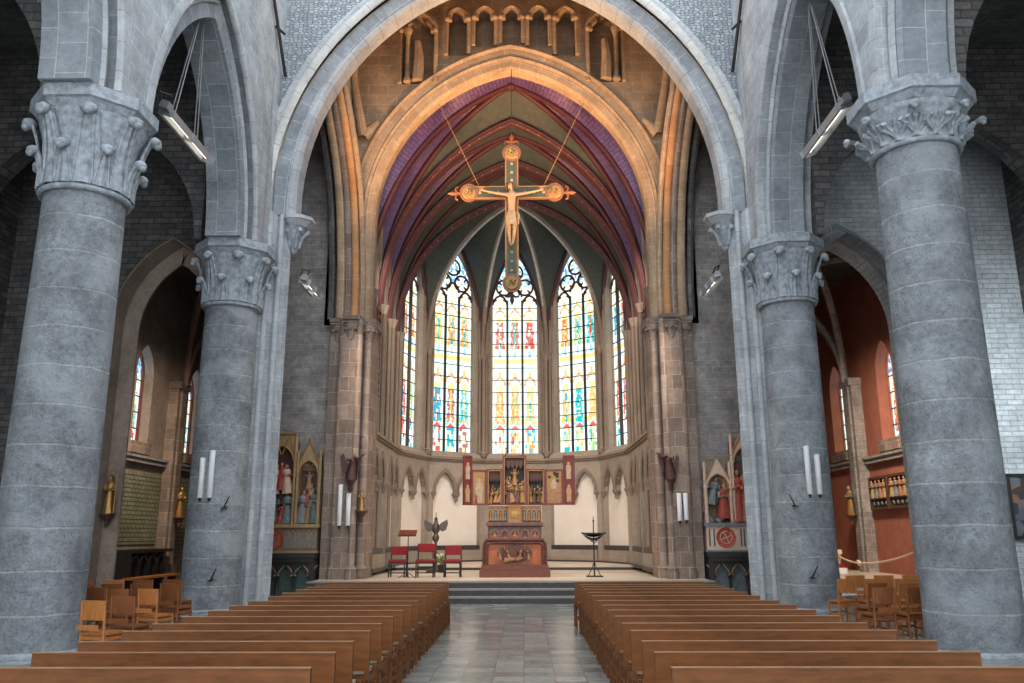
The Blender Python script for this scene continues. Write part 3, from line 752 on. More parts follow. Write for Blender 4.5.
for s, nm in ((-1, 'left'), (1, 'right')):
    # pier block with clustered responds
    m = MB()
    def fp(a, b, t): return V((s*a, 24.5+b, t))
    m.prism([(5.44, 0), (5.44, -.35), (5.05, -.35), (5.0, -.65), (4.55, -.65), (4.5, -.3), (4.2, -.12), (4.16, .1), (4.16, .8), (5.44, .8)], fp, .0, 8.0)
    pr = tag(m.build('wall_chancel_pier_'+nm, 'pier'), 'brown stone pier on the %s of the chancel arch' % nm, None, None, 'structure')
    m = MB()
    for x, y, r in ((4.33, -.22, .13), (5.02, -.5, .11), (4.50, -.62, .10)):
        m.lathe([(r+.08, 0.5), (r+.08, .68), (r+.05, .74), (r+.07, .8), (r, .9), (r, 8.0)], 14, (s*x, 24.5+y, 0), uvr=r)
    m.build('engaged_shaft', 'pier', pr, 50)
    # capital band
    m = MB()
    pp = [(5.48, .02), (5.48, -.42), (5.08, -.42), (5.02, -.76), (4.50, -.76), (4.42, -.42), (4.10, -.2), (4.06, .1), (4.06, .82), (5.48, .82)]
    m.prism(pp, fp, 8.0, 8.12)
    m.prism([(a*.985+.06, b*.9) for a, b in pp], fp, 7.86, 8.0)
    for x, y in ((5.22, -.38), (4.77, -.68), (4.3, -.35)):
        st = len(m.v); m.lathe([(.06, -.55), (.12, -.45), (.16, -.25), (.26, 0)], 10, (s*x, 24.5+y+.1, 7.9))
        for q in range(5):
            a = -PI+q*PI/4; m.ball((s*x+.2*math.cos(a), 24.6+y+.2*math.sin(a), 7.72), .06, 8)
    m.build('capital_band', 'pier', pr, 40)
    # half arch towards the viewer, springing from the pier : wall above it plus ribs
    ctl = [(24.25, 8.12, 0), (24.25, 9.2, 0), (24.2, 10.5, .05), (24.0, 12.0, .12), (23.36, 12.98, .14), (22.4, 13.9, .17), (21.86, 14.75, .30)]
    path = []
    for k in range(19):
        t = k/18*6; i = min(5, int(t)); q = t-i
        p0 = ctl[max(0, i-1)]; p1 = ctl[i]; p2 = ctl[i+1]; p3 = ctl[min(6, i+2)]
        cr = lambda a, b, c, d: .5*((2*b)+(-a+c)*q+(2*a-5*b+4*c-d)*q*q+(-a+3*b-3*c+d)*q**3)
        path.append((cr(p0[0], p1[0], p2[0], p3[0]), cr(p0[1], p1[1], p2[1], p3[1]), cr(p0[2], p1[2], p2[2], p3[2])))
    wl = MB()
    poly = [(24.6, 8.1)]+[(y+.15, z) for y, z, xo in path]+[(21.9, 20.4), (24.6, 20.4)]
    wl.prism(poly, lambda a, b, t: V((t, a, b)), *sorted((s*5.05, s*5.42)))
    hw_ = tag(wl.build('wall_crossing_flank_'+nm, 'greybrick'), 'stone wall over the side arch of the crossing on the %s' % nm, None, None, 'structure')
    for j, (x, dy, r, mt, nmx) in enumerate(((4.78, 0, .12, 'orange', 'arch_rib'), (4.60, .22, .10, 'brown', 'arch_rib'), (4.98, -.06, .11, 'pier', 'arch_rib'), (5.2, -.08, .14, 'brown', 'arch_rib'), (5.5, .0, .11, 'dkbrick', 'arch_rib'))):
        m = MB(); m.tube([V((s*(x+xo), y+dy, z)) for y, z, xo in path], r, 8); m.build(nmx, mt, hw_, 50)
    # diagonal vault stump
    m = MB(); m.tube([V((s*4.75, 24.35, 14.3)), V((s*4.95, 23.7, 15.6)), V((s*5.05, 22.9, 17.0)), V((s*4.8, 22, 18.6))], [.16, .14, .14, .14], 8)
    m.tube([V((s*4.75, 24.45, 14.3)), V((s*4.3, 24.42, 14.8))], [.25, .1], 8)
    m.build('diagonal_rib', 'brown', hw_, 50)

# ------------------------------------------------------------------ chancel walls, vault, apse
HWC = 4.58; YA = 31.2; RA = HWC; SF = 2*RA*math.sin(PI/10)
ZV = 9.4
corner = [V((RA*math.sin(math.radians(t)), YA+RA*math.cos(math.radians(t)), 0)) for t in (-90, -54, -18, 18, 54, 90)]
# straight chancel walls
for s, nm in ((-1, 'left'), (1, 'right')):
    m = MB(); m.box(*sorted((s*HWC, s*(HWC+.6))), 25.3, 31.2, .5, 17.5)
    struct(m, 'wall_chancel_'+nm, 'apse', '%s side wall of the chancel' % nm)
    m = MB(); m.box(*sorted((s*5.9, s*6.2)), 25.1, 36.5, 0, 20.4)
    struct(m, 'wall_chancel_skyblock_'+nm, 'dkbrick', 'added wall behind the %s side of the chancel to shut out sky light' % nm)  # unseen shell added around the chancel to stop sky light leaking in
m = MB(); m.box(-6.2, 6.2, 36.4, 36.7, 0, 20.4); struct(m, 'wall_apse_skyblock', 'dkbrick', 'added wall behind the apse to shut out sky light')  # closes the same added shell against sky light
apse_names = ['leftmost', 'left of centre', 'centre', 'right of centre', 'rightmost']
faces = []
for i in range(5):
    A, B = corner[i], corner[i+1]; mid = (A+B)/2; t = (B-A).normalized(); nrm = V((t.y, -t.x, 0))
    if nrm.dot(mid-V((0, YA, 0))) < 0: nrm = -nrm
    faces.append(Fr(mid, t, nrm))
def blind_arcade(fr, half, wallobj, narch=2):
    """front layer with pendant arches over a white recessed panel"""
    zb, zsp, zt = 1.25, 3.40, 4.75
    d0, d1 = -.28, 0.0
    lay = MB(); P = lambda a, b, t: fr(a, b, t)
    ed = half*.80; aw = ed*2/narch
    # sides, top with scallops
    lay.prism([(-half, .6), (-ed, .6), (-ed, zt), (-half, zt)], P, d0, d1)
    lay.prism([(ed, .6), (half, .6), (half, zt), (ed, zt)], P, d0, d1)
    lay.prism([(-ed, .6), (ed, .6), (ed, zb-.12), (-ed, zb-.12)], P, d0-.1, d1)
    mo = MB()
    for q in range(narch):
        c = -ed+aw*(q+.5); h = aw/2-.06
        ap = arch(h, h*1.75, zsp, c, 10); mid = 10
        # trefoil cusp points
        lay.prism([(c-aw/2, zsp)]+ap[:mid+1]+[(c, zt), (c-aw/2, zt)], P, d0, d1-.04)
        lay.prism([(c, zt)]+ap[mid:]+[(c+aw/2, zsp), (c+aw/2, zt)], P, d0, d1-.04)
        sgn = fr.n*-1 if fr.t.cross(fr.n).z > 0 else fr.n
        mo.sweep([fr(a, z, d0) for a, z in ap], [(0, -.03), (-.045, .02), (0, .05), (.1, .05), (.1, -.03)] if sgn.dot(fr.n) < 0 else [(0, .03), (-.045, -.02), (0, -.05), (.1, -.05), (.1, .03)], sgn)
        for sg in (-1, 1):
            mo.prism([(c+sg*h*.98, zsp+.18), (c+sg*h*.62, zsp+.42), (c+sg*h*.86, zsp+.72)][::sg], P, d0+.02, d0+.12)
    for q in range(1, narch):
        a = -ed+aw*q
        st = len(mo.v); p = fr(a, 0, d0+.08)
        mo.lathe([(.03, -.34), (.09, -.3), (.07, -.22), (.16, -.08), (.17, 0), (.12, .04)], 8, (p.x, p.y, zsp))
    for sg in (-1, 1):
        p = fr(sg*ed, 0, d0+.02); mo.lathe([(.04, -.3), (.06, -.15), (.13, -.05), (.13, 0)], 8, (p.x, p.y, zsp))
    lay.build('arcade_layer', 'apse', wallobj); mo.build('arch_moulding', 'ribapse', wallobj, 40)
    wp = MB(); wp.prism([(-ed, zb-.1), (ed, zb-.1), (ed, zt-.1), (-ed, zt-.1)], P, -.055, -.03); wp.build('white_panel', 'white', wallobj)
    dk = MB(); dk.prism([(-half-.02, .66), (half+.02, .66), (half+.02, .72), (-half-.02, .72)], P, d0-.16, d1); dk.prism([(-ed, zb-.13), (ed, zb-.13), (ed, zb+.06), (-ed, zb+.06)], P, d0-.02, -.06); dk.build('dark_plinth_band', 'dkstone', wallobj)
    sc = MB(); sgn2 = 1
    sc.prism([(-half-.08, 0), (half+.08, 0)]+[(half+.08, .1), (-half-.08, .1)], lambda a, b, t: fr(a, 4.76+b, t), d0-.14, d1)
    sc.prism([(-half-.05, -.07), (half+.05, -.07), (half+.05, 0), (-half-.05, 0)], lambda a, b, t: fr(a, 4.76+b, t), d0-.08, d1)
    sc.build('string_course', 'ribapse', wallobj)
for i, fr in enumerate(faces):
    m = MB(); hw = 1.02
    ap = arch(hw, 2.3, 11.9, 0, 16)
    wall_arch(m, fr, -SF/2, SF/2, .55, 17.0, ap, 0, .6, 5.10)
    # sloping sill
    ws = tag(m.build('wall_apse', 'apse'), '%s wall of the apse with its blind arcade' % apse_names[i], None, None, 'structure')
    m = MB(); m.prism([(-.28, 4.86), (0.4, 4.86), (.4, 5.14), (0, 5.12)], lambda b, z, t: fr(t, z, b), -hw-.2, hw+.2); m.build('sloping_sill', 'apse', ws)
    m = MB(); m.sweep([fr(a, z, 0) for a, z in [(-hw-.04, 5.1)]+arch(hw+.04, 2.36, 11.9, 0, 16)+[(hw+.04, 5.1)]], [(0, -.3), (0, .0), (.06, .07), (.13, .02), (.18, .06), (.24, 0), (.24, -.3)] , fr.n*-1)
    m.build('window_moulding', 'ribapse', ws, 40)
    blind_arcade(fr, SF/2-.02, ws)
    rt, ap, lw = stained_window(fr, hw-.02, 5.12, 11.9, 2.3, 3, .32, ROWS, 'glass', 'window_%d' % (i+1), '%s tall stained glass window of the apse' % apse_names[i], i*3+1)
    tracery(rt, fr, hw-.02, 11.9, 2.3, 3, .32, lw, 'maroon')
for s in (-1, 1):
    for cy in (26.75, 29.7):
        fr = Fr((s*HWC, cy, 0), (0, s, 0), (s, 0, 0))
        e = sroot('wall_arcade', '%s bay of blind arcade on the %s chancel wall' % ('nearer' if cy < 28 else 'farther', 'left' if s < 0 else 'right'))
        blind_arcade(fr, 1.44, e)
# wall shafts at the corners
def shaft_cluster(p, inward, zb, zt, name, label):
    t = V((-inward.y, inward.x, 0)); rt = sroot(name, label)
    m = MB()
    for off, inn, r in ((0, .20, .085), (-.15, .10, .06), (.15, .10, .06)):
        q = p+inward*inn+t*off
        m.lathe([(r*.4, zb-.25), (r*1.5, zb-.1), (r*1.7, zb), (r*1.15, zb+.06), (r, zb+.12), (r, zt-.32), (r*1.2, zt-.30), (r*1.05, zt-.25), (r*1.9, zt-.06), (r*2.0, zt)], 10, (q.x, q.y, 0), uvr=r)
    m.build('shafts', 'ribapse', rt, 50)
    m = MB()
    for dz in (zb, zb+.6*(zt-zb)*.001): m.lathe([(.2, dz-.02), (.24, dz+.02), (.2, dz+.05)], 10, (p.x+inward.x*.12, p.y+inward.y*.12, 0))
    m.build('corbel_ring', 'apse', rt, 50)
for i, p in enumerate(corner):
    inw = (V((0, YA, 0))-p).normalized()
    shaft_cluster(p, inw, 5.1 if 0 < i < 5 else .9, ZV, 'trim_6', 'cluster of slender shafts at corner %s of the apse' % ('nearest left', 'second left', 'left of the centre window', 'right of the centre window', 'second right', 'nearest right')[i])
for s in (-1, 1):
    shaft_cluster(V((s*HWC, 29.25, 0)), V((-s, 0, 0)), .9, ZV, 'trim_9', 'slender wall shafts on the %s chancel wall nearest the apse' % ('left' if s < 0 else 'right'))
    shaft_cluster(V((s*HWC, 27.3, 0)), V((-s, 0, 0)), .9, ZV, 'trim_7', 'slender wall shafts midway along the %s chancel wall' % ('left' if s < 0 else 'right'))
    shaft_cluster(V((s*HWC, 25.35, 0)), V((-s, .3, 0)).normalized(), .9, ZV, 'trim_8', 'slender wall shafts just behind the %s chancel pier' % ('left' if s < 0 else 'right'))
    # red openwork panel behind the pier
    m = MB()
    for k in range(5):
        m.tube([V((s*(4.36), 26.2, 6.3+.5*k+.25+.2*math.sin(t))) + V((0, .22*math.cos(t), 0)) for t in [2*PI*j/10 for j in range(11)]], .045, 5)
    m.box(*sorted((s*4.40, s*4.579)), 25.95, 26.45, 6.2, 8.8); m.box(*sorted((s*4.33, s*4.40)), 25.9, 25.96, 6.2, 8.9); m.box(*sorted((s*4.33, s*4.40)), 26.44, 26.5, 6.2, 8.9); m.box(*sorted((s*4.3, s*4.42)), 25.85, 26.55, 6.1, 6.2)
    m.prism([(25.9, 8.9), (26.5, 8.9), (26.2, 9.5)], lambda a, b, t: V((t, a, b)), *sorted((s*4.33, s*4.4)))
    tag(m.build('openwork_panel', 'redframe'), 'red openwork wall panel just behind the %s chancel pier' % ('left' if s < 0 else 'right'), 'panel')

# vault severies: ruled from a wall arch to two ribs
def ribcurve(p0, p1, n=16):
    """from springing p0 to crown p1, quarter of a pointed arch"""
    p0 = V(p0); p1 = V(p1); h = V((p1.x-p0.x, p1.y-p0.y, 0)); D = h.length; H = p1.z-p0.z; u = h/D
    c = (H*H-D*D)/(2*D) if H > D else 0
    R = D+c; top = math.acos(c/R); k = H/(R*math.sin(top))
    return [p0+u*(D-(R*math.cos(top*i/n)-c))+Z3*(R*math.sin(top*i/n)*k) for i in range(n+1)]
def resample(p, n):
    L = [0]
    for a, b in zip(p, p[1:]): L.append(L[-1]+(b-a).length)
    out = []
    for k in range(n+1):
        t = L[-1]*k/n; i = 0
        while i < len(L)-2 and L[i+1] < t: i += 1
        out.append(p[i].lerp(p[i+1], (t-L[i])/max(1e-9, L[i+1]-L[i])))
    return out
def severy(mb, A, B, apex, boss, edge=None):
    n = 16; m = 8
    wa = ribcurve(A, apex, n); wb = ribcurve(B, apex, n)
    if edge:
        h = len(edge)//2; wa = resample(edge[:h+1], n); wb = resample(edge[h:][::-1], n)
    ra = ribcurve(A, boss, n); rb = ribcurve(B, boss, n)
    for w_, r_ in ((wa, ra), (wb, rb)):
        P = [[w_[i].lerp(r_[i], j/m) for j in range(m+1)] for i in range(n+1)]
        L = [0]
        for i in range(n): L.append(L[-1]+(w_[i+1]-w_[i]).length)
        W = [(w_[i]-r_[i]).length for i in range(n+1)]
        mb.gridp(P, lambda r, c: (W[min(r, n)]*c/m, L[r]))
vr = sroot('ceiling', 'painted rib vault over the chancel and apse')
bosses = [(25.3, 27.3, V((0, 26.3, 17.2))), (27.3, 29.25, V((0, 28.3, 16.3))), (29.25, 31.2, V((0, 30.2, 15.8)))]
apexes = {25.3: 17.15, 27.3: 16.3, 29.25: 15.65, 31.2: 14.9}
SAP = {25.3: 15.4, 27.3: 14.8, 29.25: 14.0}
side = MB(); trans = MB(); side3 = MB(); RIB = []
for y0, y1, b in bosses:
    c = {(s, y): V((s*HWC, y, ZV)) for s in (-1, 1) for y in (y0, y1)}
    for s in (-1, 1):
        severy(side if y0 < 29 else side3, c[(s, y0)], c[(s, y1)], V((s*HWC, (y0+y1)/2, SAP[y0])), b)
        for y in (y0, y1): RIB.append(('diagonal_rib', ribcurve(c[(s, y)], b, 18), .11, 'maroon'))
        RIB.append(('wall_rib', ribcurve(c[(s, y0)], V((s*HWC, (y0+y1)/2, SAP[y0])), 14)+ribcurve(c[(s, y1)], V((s*HWC, (y0+y1)/2, SAP[y0])), 14)[::-1], .09, 'ribapse'))
    for y in (y0, y1): severy(side if y < 26 else trans, c[(-1, y)], c[(1, y)], V((0, y, apexes[y])), b, [V((a, y, z)) for a, z in arcc(4.62, 1.1, 11.55, ZV)] if y < 26 else None)
for y in apexes:
    if y < 26: continue
    pa = ribcurve(V((-HWC, y, ZV)), V((0, y, apexes[y])), 20); pb = ribcurve(V((HWC, y, ZV)), V((0, y, apexes[y])), 20)
    RIB.append(('transverse_rib', pa+pb[::-1][1:], .16 if y > 26 else .12, 'maroon'))
    if y > 26:
        RIB.append(('rib_roll', [p+V((0, -.19, .0)) for p in pa+pb[::-1][1:]], .055, 'maroon'))
        RIB.append(('rib_roll', [p+V((0, .15, -.05)) for p in pa+pb[::-1][1:]], .05, 'ribdark'))
side.build('side_web', 'webpurple', vr, 60); side3.build('side_web', 'webgrey', vr, 60); trans.build('cross_web', 'webgrey', vr, 60)
ab = V((0, YA, 14.9)); aw_ = MB()
for i in range(5):
    A = corner[i]+Z3*ZV; B = corner[i+1]+Z3*ZV; mid = (corner[i]+corner[i+1])/2
    severy(aw_, A, B, V((mid.x, mid.y, 14.6)), ab)
    fr = faces[i]
    RIB.append(('wall_rib', ribcurve(A, V((mid.x, mid.y, 14.55)), 14)+ribcurve(B, V((mid.x, mid.y, 14.55)), 14)[::-1][1:], .09, 'maroon'))
for i in range(1, 5): RIB.append(('apse_rib', ribcurve(corner[i]+Z3*ZV, ab, 20), .10, 'ribapse'))
for i in range(1, 5): RIB.append(('rib_roll', [p-Z3*.11 for p in ribcurve(corner[i]+Z3*ZV, ab-Z3*.05, 20)], .05, 'creamstone'))
aw_.build('apse_web', 'webgrey', vr, 60)
for nm, p, r, mt in RIB:
    m = MB(); m.tube(p, r, 8); m.build(nm, mt, vr, 60)
for _, _, b in bosses:
    m = MB(); m.lathe([(.02, -.24), (.10, -.22), (.18, -.14), (.2, -.06), (.18, 0)], 14); m.build('boss', 'maroon', vr, 40, b)
m = MB(); m.lathe([(.02, -.3), (.2, -.26), (.26, -.1), (.2, 0)], 14); m.build('boss', 'ribapse', vr, 40, ab)
# gold dots on the ribs, one mesh per run
for y in (27.3, 29.25, 31.2):
    m = MB(); pa = ribcurve(V((-HWC, y, ZV)), V((0, y, apexes[y])), 40); pb = ribcurve(V((HWC, y, ZV)), V((0, y, apexes[y])), 40)
    for p in (pa+pb)[::2]: m.ball(p+V((0, -.12, -.10)), .035, 6)
    m.build('gilt_dots', 'goldpaint', vr)
#PART2

# ------------------------------------------------------------------ figures
def mini(mb, x, y, z, h, robe=0, cloak=1, skin=2, hair=3, lean=0, face=-PI/2, arms=1, halo=None, w=1.0):
    """carved robed figure standing at x,y,z, facing the direction `face`"""
    st = len(mb.v)
    mb.cur = robe
    pr = [(.175, 0), (.165, .08), (.135, .3), (.105, .52), (.10, .60), (.125, .70), (.13, .78), (.07, .835), (.04, .85)]
    mb.lathe([(r*h*w, q*h) for r, q in pr], 18, (0, 0, 0), sy=.78, rfn=lambda a, zz: 1+(.10*math.sin(7*a)+.05*math.sin(11*a+1))*max(0, 1-zz/(.75*h)))
    mb.cur = cloak
    mb.lathe([(.20*h*w, .03*h), (.175*h*w, .3*h), (.135*h*w, .55*h), (.145*h*w, .74*h), (.09*h*w, .83*h)], 12, (0, .01*h, 0), PI*.05, PI*.95, .95, .95, False, rfn=lambda a, zz: 1+.07*math.sin(9*a))
    for sg in (-1, 1):
        if arms == 1: mb.tube([(sg*.12*h*w, 0, .76*h), (sg*.16*h*w, -.05*h, .6*h), (sg*.04*h, -.14*h, .62*h)], [.045*h, .045*h, .028*h], 6)
        elif arms == 2: mb.tube([(sg*.12*h*w, 0, .76*h), (sg*.20*h, -.05*h, .70*h), (sg*.24*h, -.08*h, .84*h)], [.045*h, .04*h, .025*h], 6)
    mb.cur = skin
    mb.ball((0, -.015*h, .915*h), .062*h, 10, (.82, .95, 1.2)); mb.tube([(0, 0, .82*h), (0, 0, .88*h)], .032*h, 6)
    mb.tube([(0, -.07*h, .925*h), (0, -.085*h, .90*h)], [.008*h, .013*h], 5)
    mb.ball((.05*h if arms == 1 else .24*h, -.15*h if arms == 1 else -.08*h, .63*h if arms == 1 else .86*h), .026*h, 6)
    mb.cur = hair
    mb.ball((0, .015*h, .935*h), .07*h, 10, (.9, .85, 1.1))
    if halo is not None:
        mb.cur = halo
        mb.prism(circ(.12*h, 14), lambda a, b, t: V((a, t, .93*h+b)), .06*h, .075*h)
    mb.cur = 0
    mt = Matrix.Translation((x, y, z)) @ Matrix.Rotation(face+PI/2, 4, 'Z') @ Matrix.Rotation(lean, 4, 'Y')
    mb.xform(mt, st)
def bx(name, mat, parent, x0, x1, y0, y1, z0, z1, bev=0):
    m = MB(); m.box(min(x0, x1), max(x0, x1), y0, y1, z0, z1); o = m.build(name, mat, parent)
    if bev:
        b = o.modifiers.new('b', 'BEVEL'); b.width = bev; b.segments = 2
    return o

# ------------------------------------------------------------------ pews
PW = 2.42
def make_pew():
    r = thing('church_pew', 'x', 'pew', (0, 0, 0))
    h = PW/2
    m = MB(); m.box(-h, h, -.022, .004, .47, .815); m.box(-h, h, -.026, .008, .815, .824); o = m.build('backrest', 'wood', r)
    m = MB(); m.box(-h-.004, h+.004, -.029, .010, .8242, .830); m.build('top_edge_highlight', 'woodhighlight', r)  # added strip; the highlight on the backrest top is put into its colour
    m = MB(); m.box(-h, h, -.02, .0, .33, .40); m.box(-h, h, -.15, -.02, .40, .415); m.box(-h, h, -.16, -.148, .40, .45); m.build('book_shelf', 'wood', r)
    n = 4; w = PW/n
    for k in range(n):
        m = MB(); a = -h+k*w+.045; b = a+w-.09
        pts = []
        prof = [(.045, .425), (.03, .44), (.045, .458), (.38, .462), (.415, .45), (.42, .43), (.40, .42)]
        m.prism(prof, lambda p, q, t: V((t, p, q)), a, b); m.build('rush_seat', 'rush', r, 40)
    m = MB(); m.box(-h, h, .40, .425, .36, .41); m.box(-h, h, .40, .42, .13, .16); m.box(-h, h, .0, .02, .13, .16); m.build('seat_rail', 'wood', r)
    for k in range(n+1):
        x = min(max(-h+k*w, -h+.022), h-.022)
        m = MB(); m.box(x-.022, x+.022, -.016, .026, 0, .47 if 0 < k < n else .815)
        m.box(x-.02, x+.02, .385, .425, 0, .455); m.box(x-.012, x+.012, .02, .39, .36, .41); m.box(x-.012, x+.012, .02, .39, .13, .16); m.box(x-.012, x+.012, .02, .39, .24, .265)
        m.build('leg_frame', 'wood', r)
    return r
ROWY = [5.97, 6.72, 7.4, 8.19, 8.85, 9.6, 10.36, 11.08, 11.83, 12.75, 13.5, 14.28, 15.0, 15.6, 16.45]
ORD = ['nearest to the viewer', 'second from the viewer', 'third from the viewer', 'fourth from the viewer', 'fifth from the viewer', 'sixth from the viewer', 'seventh from the viewer', 'middle row, eighth from the viewer', 'seventh from the chancel steps', 'sixth from the chancel steps', 'fifth from the chancel steps', 'fourth from the chancel steps', 'third from the chancel steps', 'second from the chancel steps', 'front row, nearest the chancel steps']
pew0 = make_pew(); first = True
for s, cx, nm in ((-1, -2.255, 'left'), (1, 2.605, 'right')):
    for y, od in zip(ROWY, ORD):
        x = cx
        if y > 16.4: x = cx-.04 if s > 0 else cx
        lab = 'long brown wooden pew %s of the central aisle, %s' % (nm, od); g = 'brown pews %s of the aisle' % nm
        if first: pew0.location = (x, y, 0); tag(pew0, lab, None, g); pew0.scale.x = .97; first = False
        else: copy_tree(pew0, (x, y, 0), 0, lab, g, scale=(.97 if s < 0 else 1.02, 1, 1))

# ------------------------------------------------------------------ loose church chairs in the aisles
def make_chair(mat):
    r = thing('church_chair', 'x', 'chair')
    m = MB(); m.prism([(-.2, -.2), (.2, -.2), (.18, .19), (-.18, .19)], lambda a, b, t: V((a, b, t)), .43, .46); m.build('seat', 'rush' if mat == 'x' else mat, r)
    m = MB(); P = [[(-.2+.4*i/6, -.215-.02*(1-(i/3-1)**2)-.02*(zz-.64)/.2, zz) for i in range(7)] for zz in (.62, .86)]
    m.gridp(P); P2 = [[(p[0], p[1]+.018, p[2]) for p in row] for row in P]; m.gridp(P2)
    m.box(-.2, .2, -.245, -.20, .855, .87); m.build('backrest', mat, r)
    m = MB(); m.box(-.18, .18, -.29, -.21, .50, .51); m.box(-.18, .18, -.30, -.29, .50, .57); m.build('book_box', mat, r)
    for x in (-1, 1):
        m = MB(); m.tube([(x*.19, -.2, 0), (x*.19, -.2, .45), (x*.19, -.235, .87)], .018, 6); m.build('leg', mat, r)
        m = MB(); m.tube([(x*.18, .17, 0), (x*.18, .17, .45)], .018, 6); m.build('leg', mat, r)
        m = MB(); m.box(x*.19-.01, x*.19+.01, -.2, .17, .2, .23); m.box(x*.19-.01, x*.19+.01, -.2, .17, .36, .40); m.build('side_rail', mat, r)
    for b in ((.16, .18, .22, .25), (.16, .18, .37, .42), (-.21, -.19, .37, .42)):
        m = MB(); m.box(-.19, .19, *b); m.build('cross_rail', mat, r)
    return r
protos = {'l': make_chair('woodlt'), 'd': make_chair('wooddk')}; used = {}
ch = [(-1, -5.28, 11.6, -.30, 'l', 0), (-1, -5.3, 12.45, -.25, 'd', 1), (-1, -5.66, 14.1, -.35, 'l', 2), (-1, -6.2, 14.1, -.15, 'd', 2), (-1, -6.75, 14.45, -.15, 'd', 2),
      (-1, -5.95, 15.6, -.3, 'd', 3), (-1, -6.5, 15.6, -.15, 'd', 3), (-1, -7.05, 15.6, -.1, 'd', 3), (-1, -7.6, 15.6, -.1, 'd', 3), (-1, -6.5, 17.0, -.2, 'd', 4), (-1, -7.1, 17.0, -.1, 'd', 4), (-1, -7.7, 17.0, 0, 'l', 4), (-1, -8.3, 17.0, 0, 'd', 4),
      (1, 6.05, 14.05, .25, 'd', 0), (1, 6.62, 14.1, .2, 'd', 0), (1, 6.46, 15.3, .3, 'd', 1), (1, 7.02, 15.3, .2, 'l', 1), (1, 7.58, 15.3, .1, 'd', 1), (1, 6.5, 16.75, .2, 'l', 2), (1, 7.06, 16.75, .12, 'l', 2), (1, 7.62, 16.75, .1, 'l', 2), (1, 8.18, 16.8, .05, 'd', 2),
      (1, 7.2, 18.1, .1, 'l', 3), (1, 7.8, 18.1, .05, 'l', 3), (1, 8.4, 18.1, 0, 'l', 3), (1, 9.0, 18.1, 0, 'd', 3)]
cnt = {}
for s, x, y, rz, k, ri in ch:
    rowk = (s, ri)
    cnt[rowk] = cnt.get(rowk, 0)+1; i = cnt[rowk]
    place = ('nearest to the pews', 'second from the pews', 'third from the pews', 'fourth from the pews')[i-1]
    rown = ('first', 'second', 'third', 'fourth', 'fifth')[rowk[1]]
    lab = '%s wooden chair, %s aisle, %s chair row from the viewer, %s' % ('light' if k == 'l' else 'dark', 'left' if s < 0 else 'right', rown, place)
    g = 'loose church chairs in the %s aisle' % ('left' if s < 0 else 'right')
    if k not in used: used[k] = 1; o = protos[k]; o.location = (x, y, 0); o.rotation_euler.z = rz; tag(o, lab, None, g)
    else: o = copy_tree(protos[k], (x, y, 0), rz, lab, g)
# white sheets in the book boxes of the right-hand chairs
for i, (x, y) in enumerate(((6.5, 16.75), (7.06, 16.75), (6.46, 15.3))):
    m = MB(); m.box(-.14, .14, -.30, -.262, .512, .60); o = m.build('paper_sheets', 'page'); o.location = (x, y, 0); o.rotation_euler.z = (.2, .12, .3)[i]
    tag(o, ('white papers in the back of the chair beside the second right column', 'white papers in the back of the second chair from the second right column', 'white papers in the back of a dark chair behind the nearest right column')[i], 'paper', 'papers in chair backs')

# ------------------------------------------------------------------ hanging floodlights
def flood(name_lab, loc, L, tilt, top, wires, rz=0, cat='floodlight'):
    r = thing('hanging_floodlight', name_lab, cat, loc, rz)
    T = Matrix.Rotation(tilt, 4, 'Y')
    def mk(nm, mat, boxes):
        m = MB()
        for b in boxes: m.box(*b)
        m.xform(T); return m.build(nm, mat, r)
    h = L/2; w = .17
    m = MB(); m.prism([(-w, -.1), (-.11, .08), (.11, .08), (w, -.1), (w-.02, -.1), (.09, .05), (-.09, .05), (-w+.02, -.1)], lambda a, b, t: V((a, t, b)), -h, h); m.xform(T); m.build('housing', 'steel', r)
    for a, b in ((-h-.02, -h), (h, h+.02), (-.02, .02)): mk('end_plate', 'steel', [(-w, w, a, b, -.1, .07)])
    mk('reflector', 'tube', [(-.10, -.085, -h+.03, h-.03, -.09, .04)])
    m = MB(); m.tube([(0.02, -h+.08, -.02), (0.02, h-.08, -.02)], .02, 8); m.xform(T); m.build('lamp', 'lamp', r)
    mk('control_box', 'steel', [(-.09, .09, -h-.22, -h-.02, -.02, .14)])
    m = MB(); m.tube([T @ V((.05, -h-.15, .14)), T @ V((.12, -h-.3, .25)), T @ V((-.05, -h-.42, .2)), T @ V((-.1, -h-.2, .1))], .02, 6); m.build('cable_loop', 'iron', r)
    for wy, ty in wires:
        for dx in (-.03, .05):
            m = MB(); m.tube([T @ V((dx, wy, .08)), V((top[0]+dx*.3, ty, top[1]))], .008 if L < 2 else .013, 5); m.build('suspension_wire', 'steel', r)
    return r
flood('long floodlight hanging in the left arcade arch beside the nearest column', (-6.95, 16.5, 10.25), 2.2, .35, (0, 3.3), ((-.9, .1), (.3, .2)))
flood('long floodlight hanging in the right arcade arch beside the nearest column', (6.95, 16.5, 10.25), 2.2, -.35, (0, 3.3), ((-.9, .1), (.3, .2)))
flood('small floodlight hanging at the left of the crossing before the brick wall', (-5.72, 22.7, 8.65), 1.35, .3, (-.05, 1.3), ((-.55, -1.3),), 0)
flood('small floodlight hanging at the right of the crossing before the brick wall', (5.75, 22.7, 8.65), 1.35, -.3, (.05, 1.3), ((-.55, -1.3),), 0)

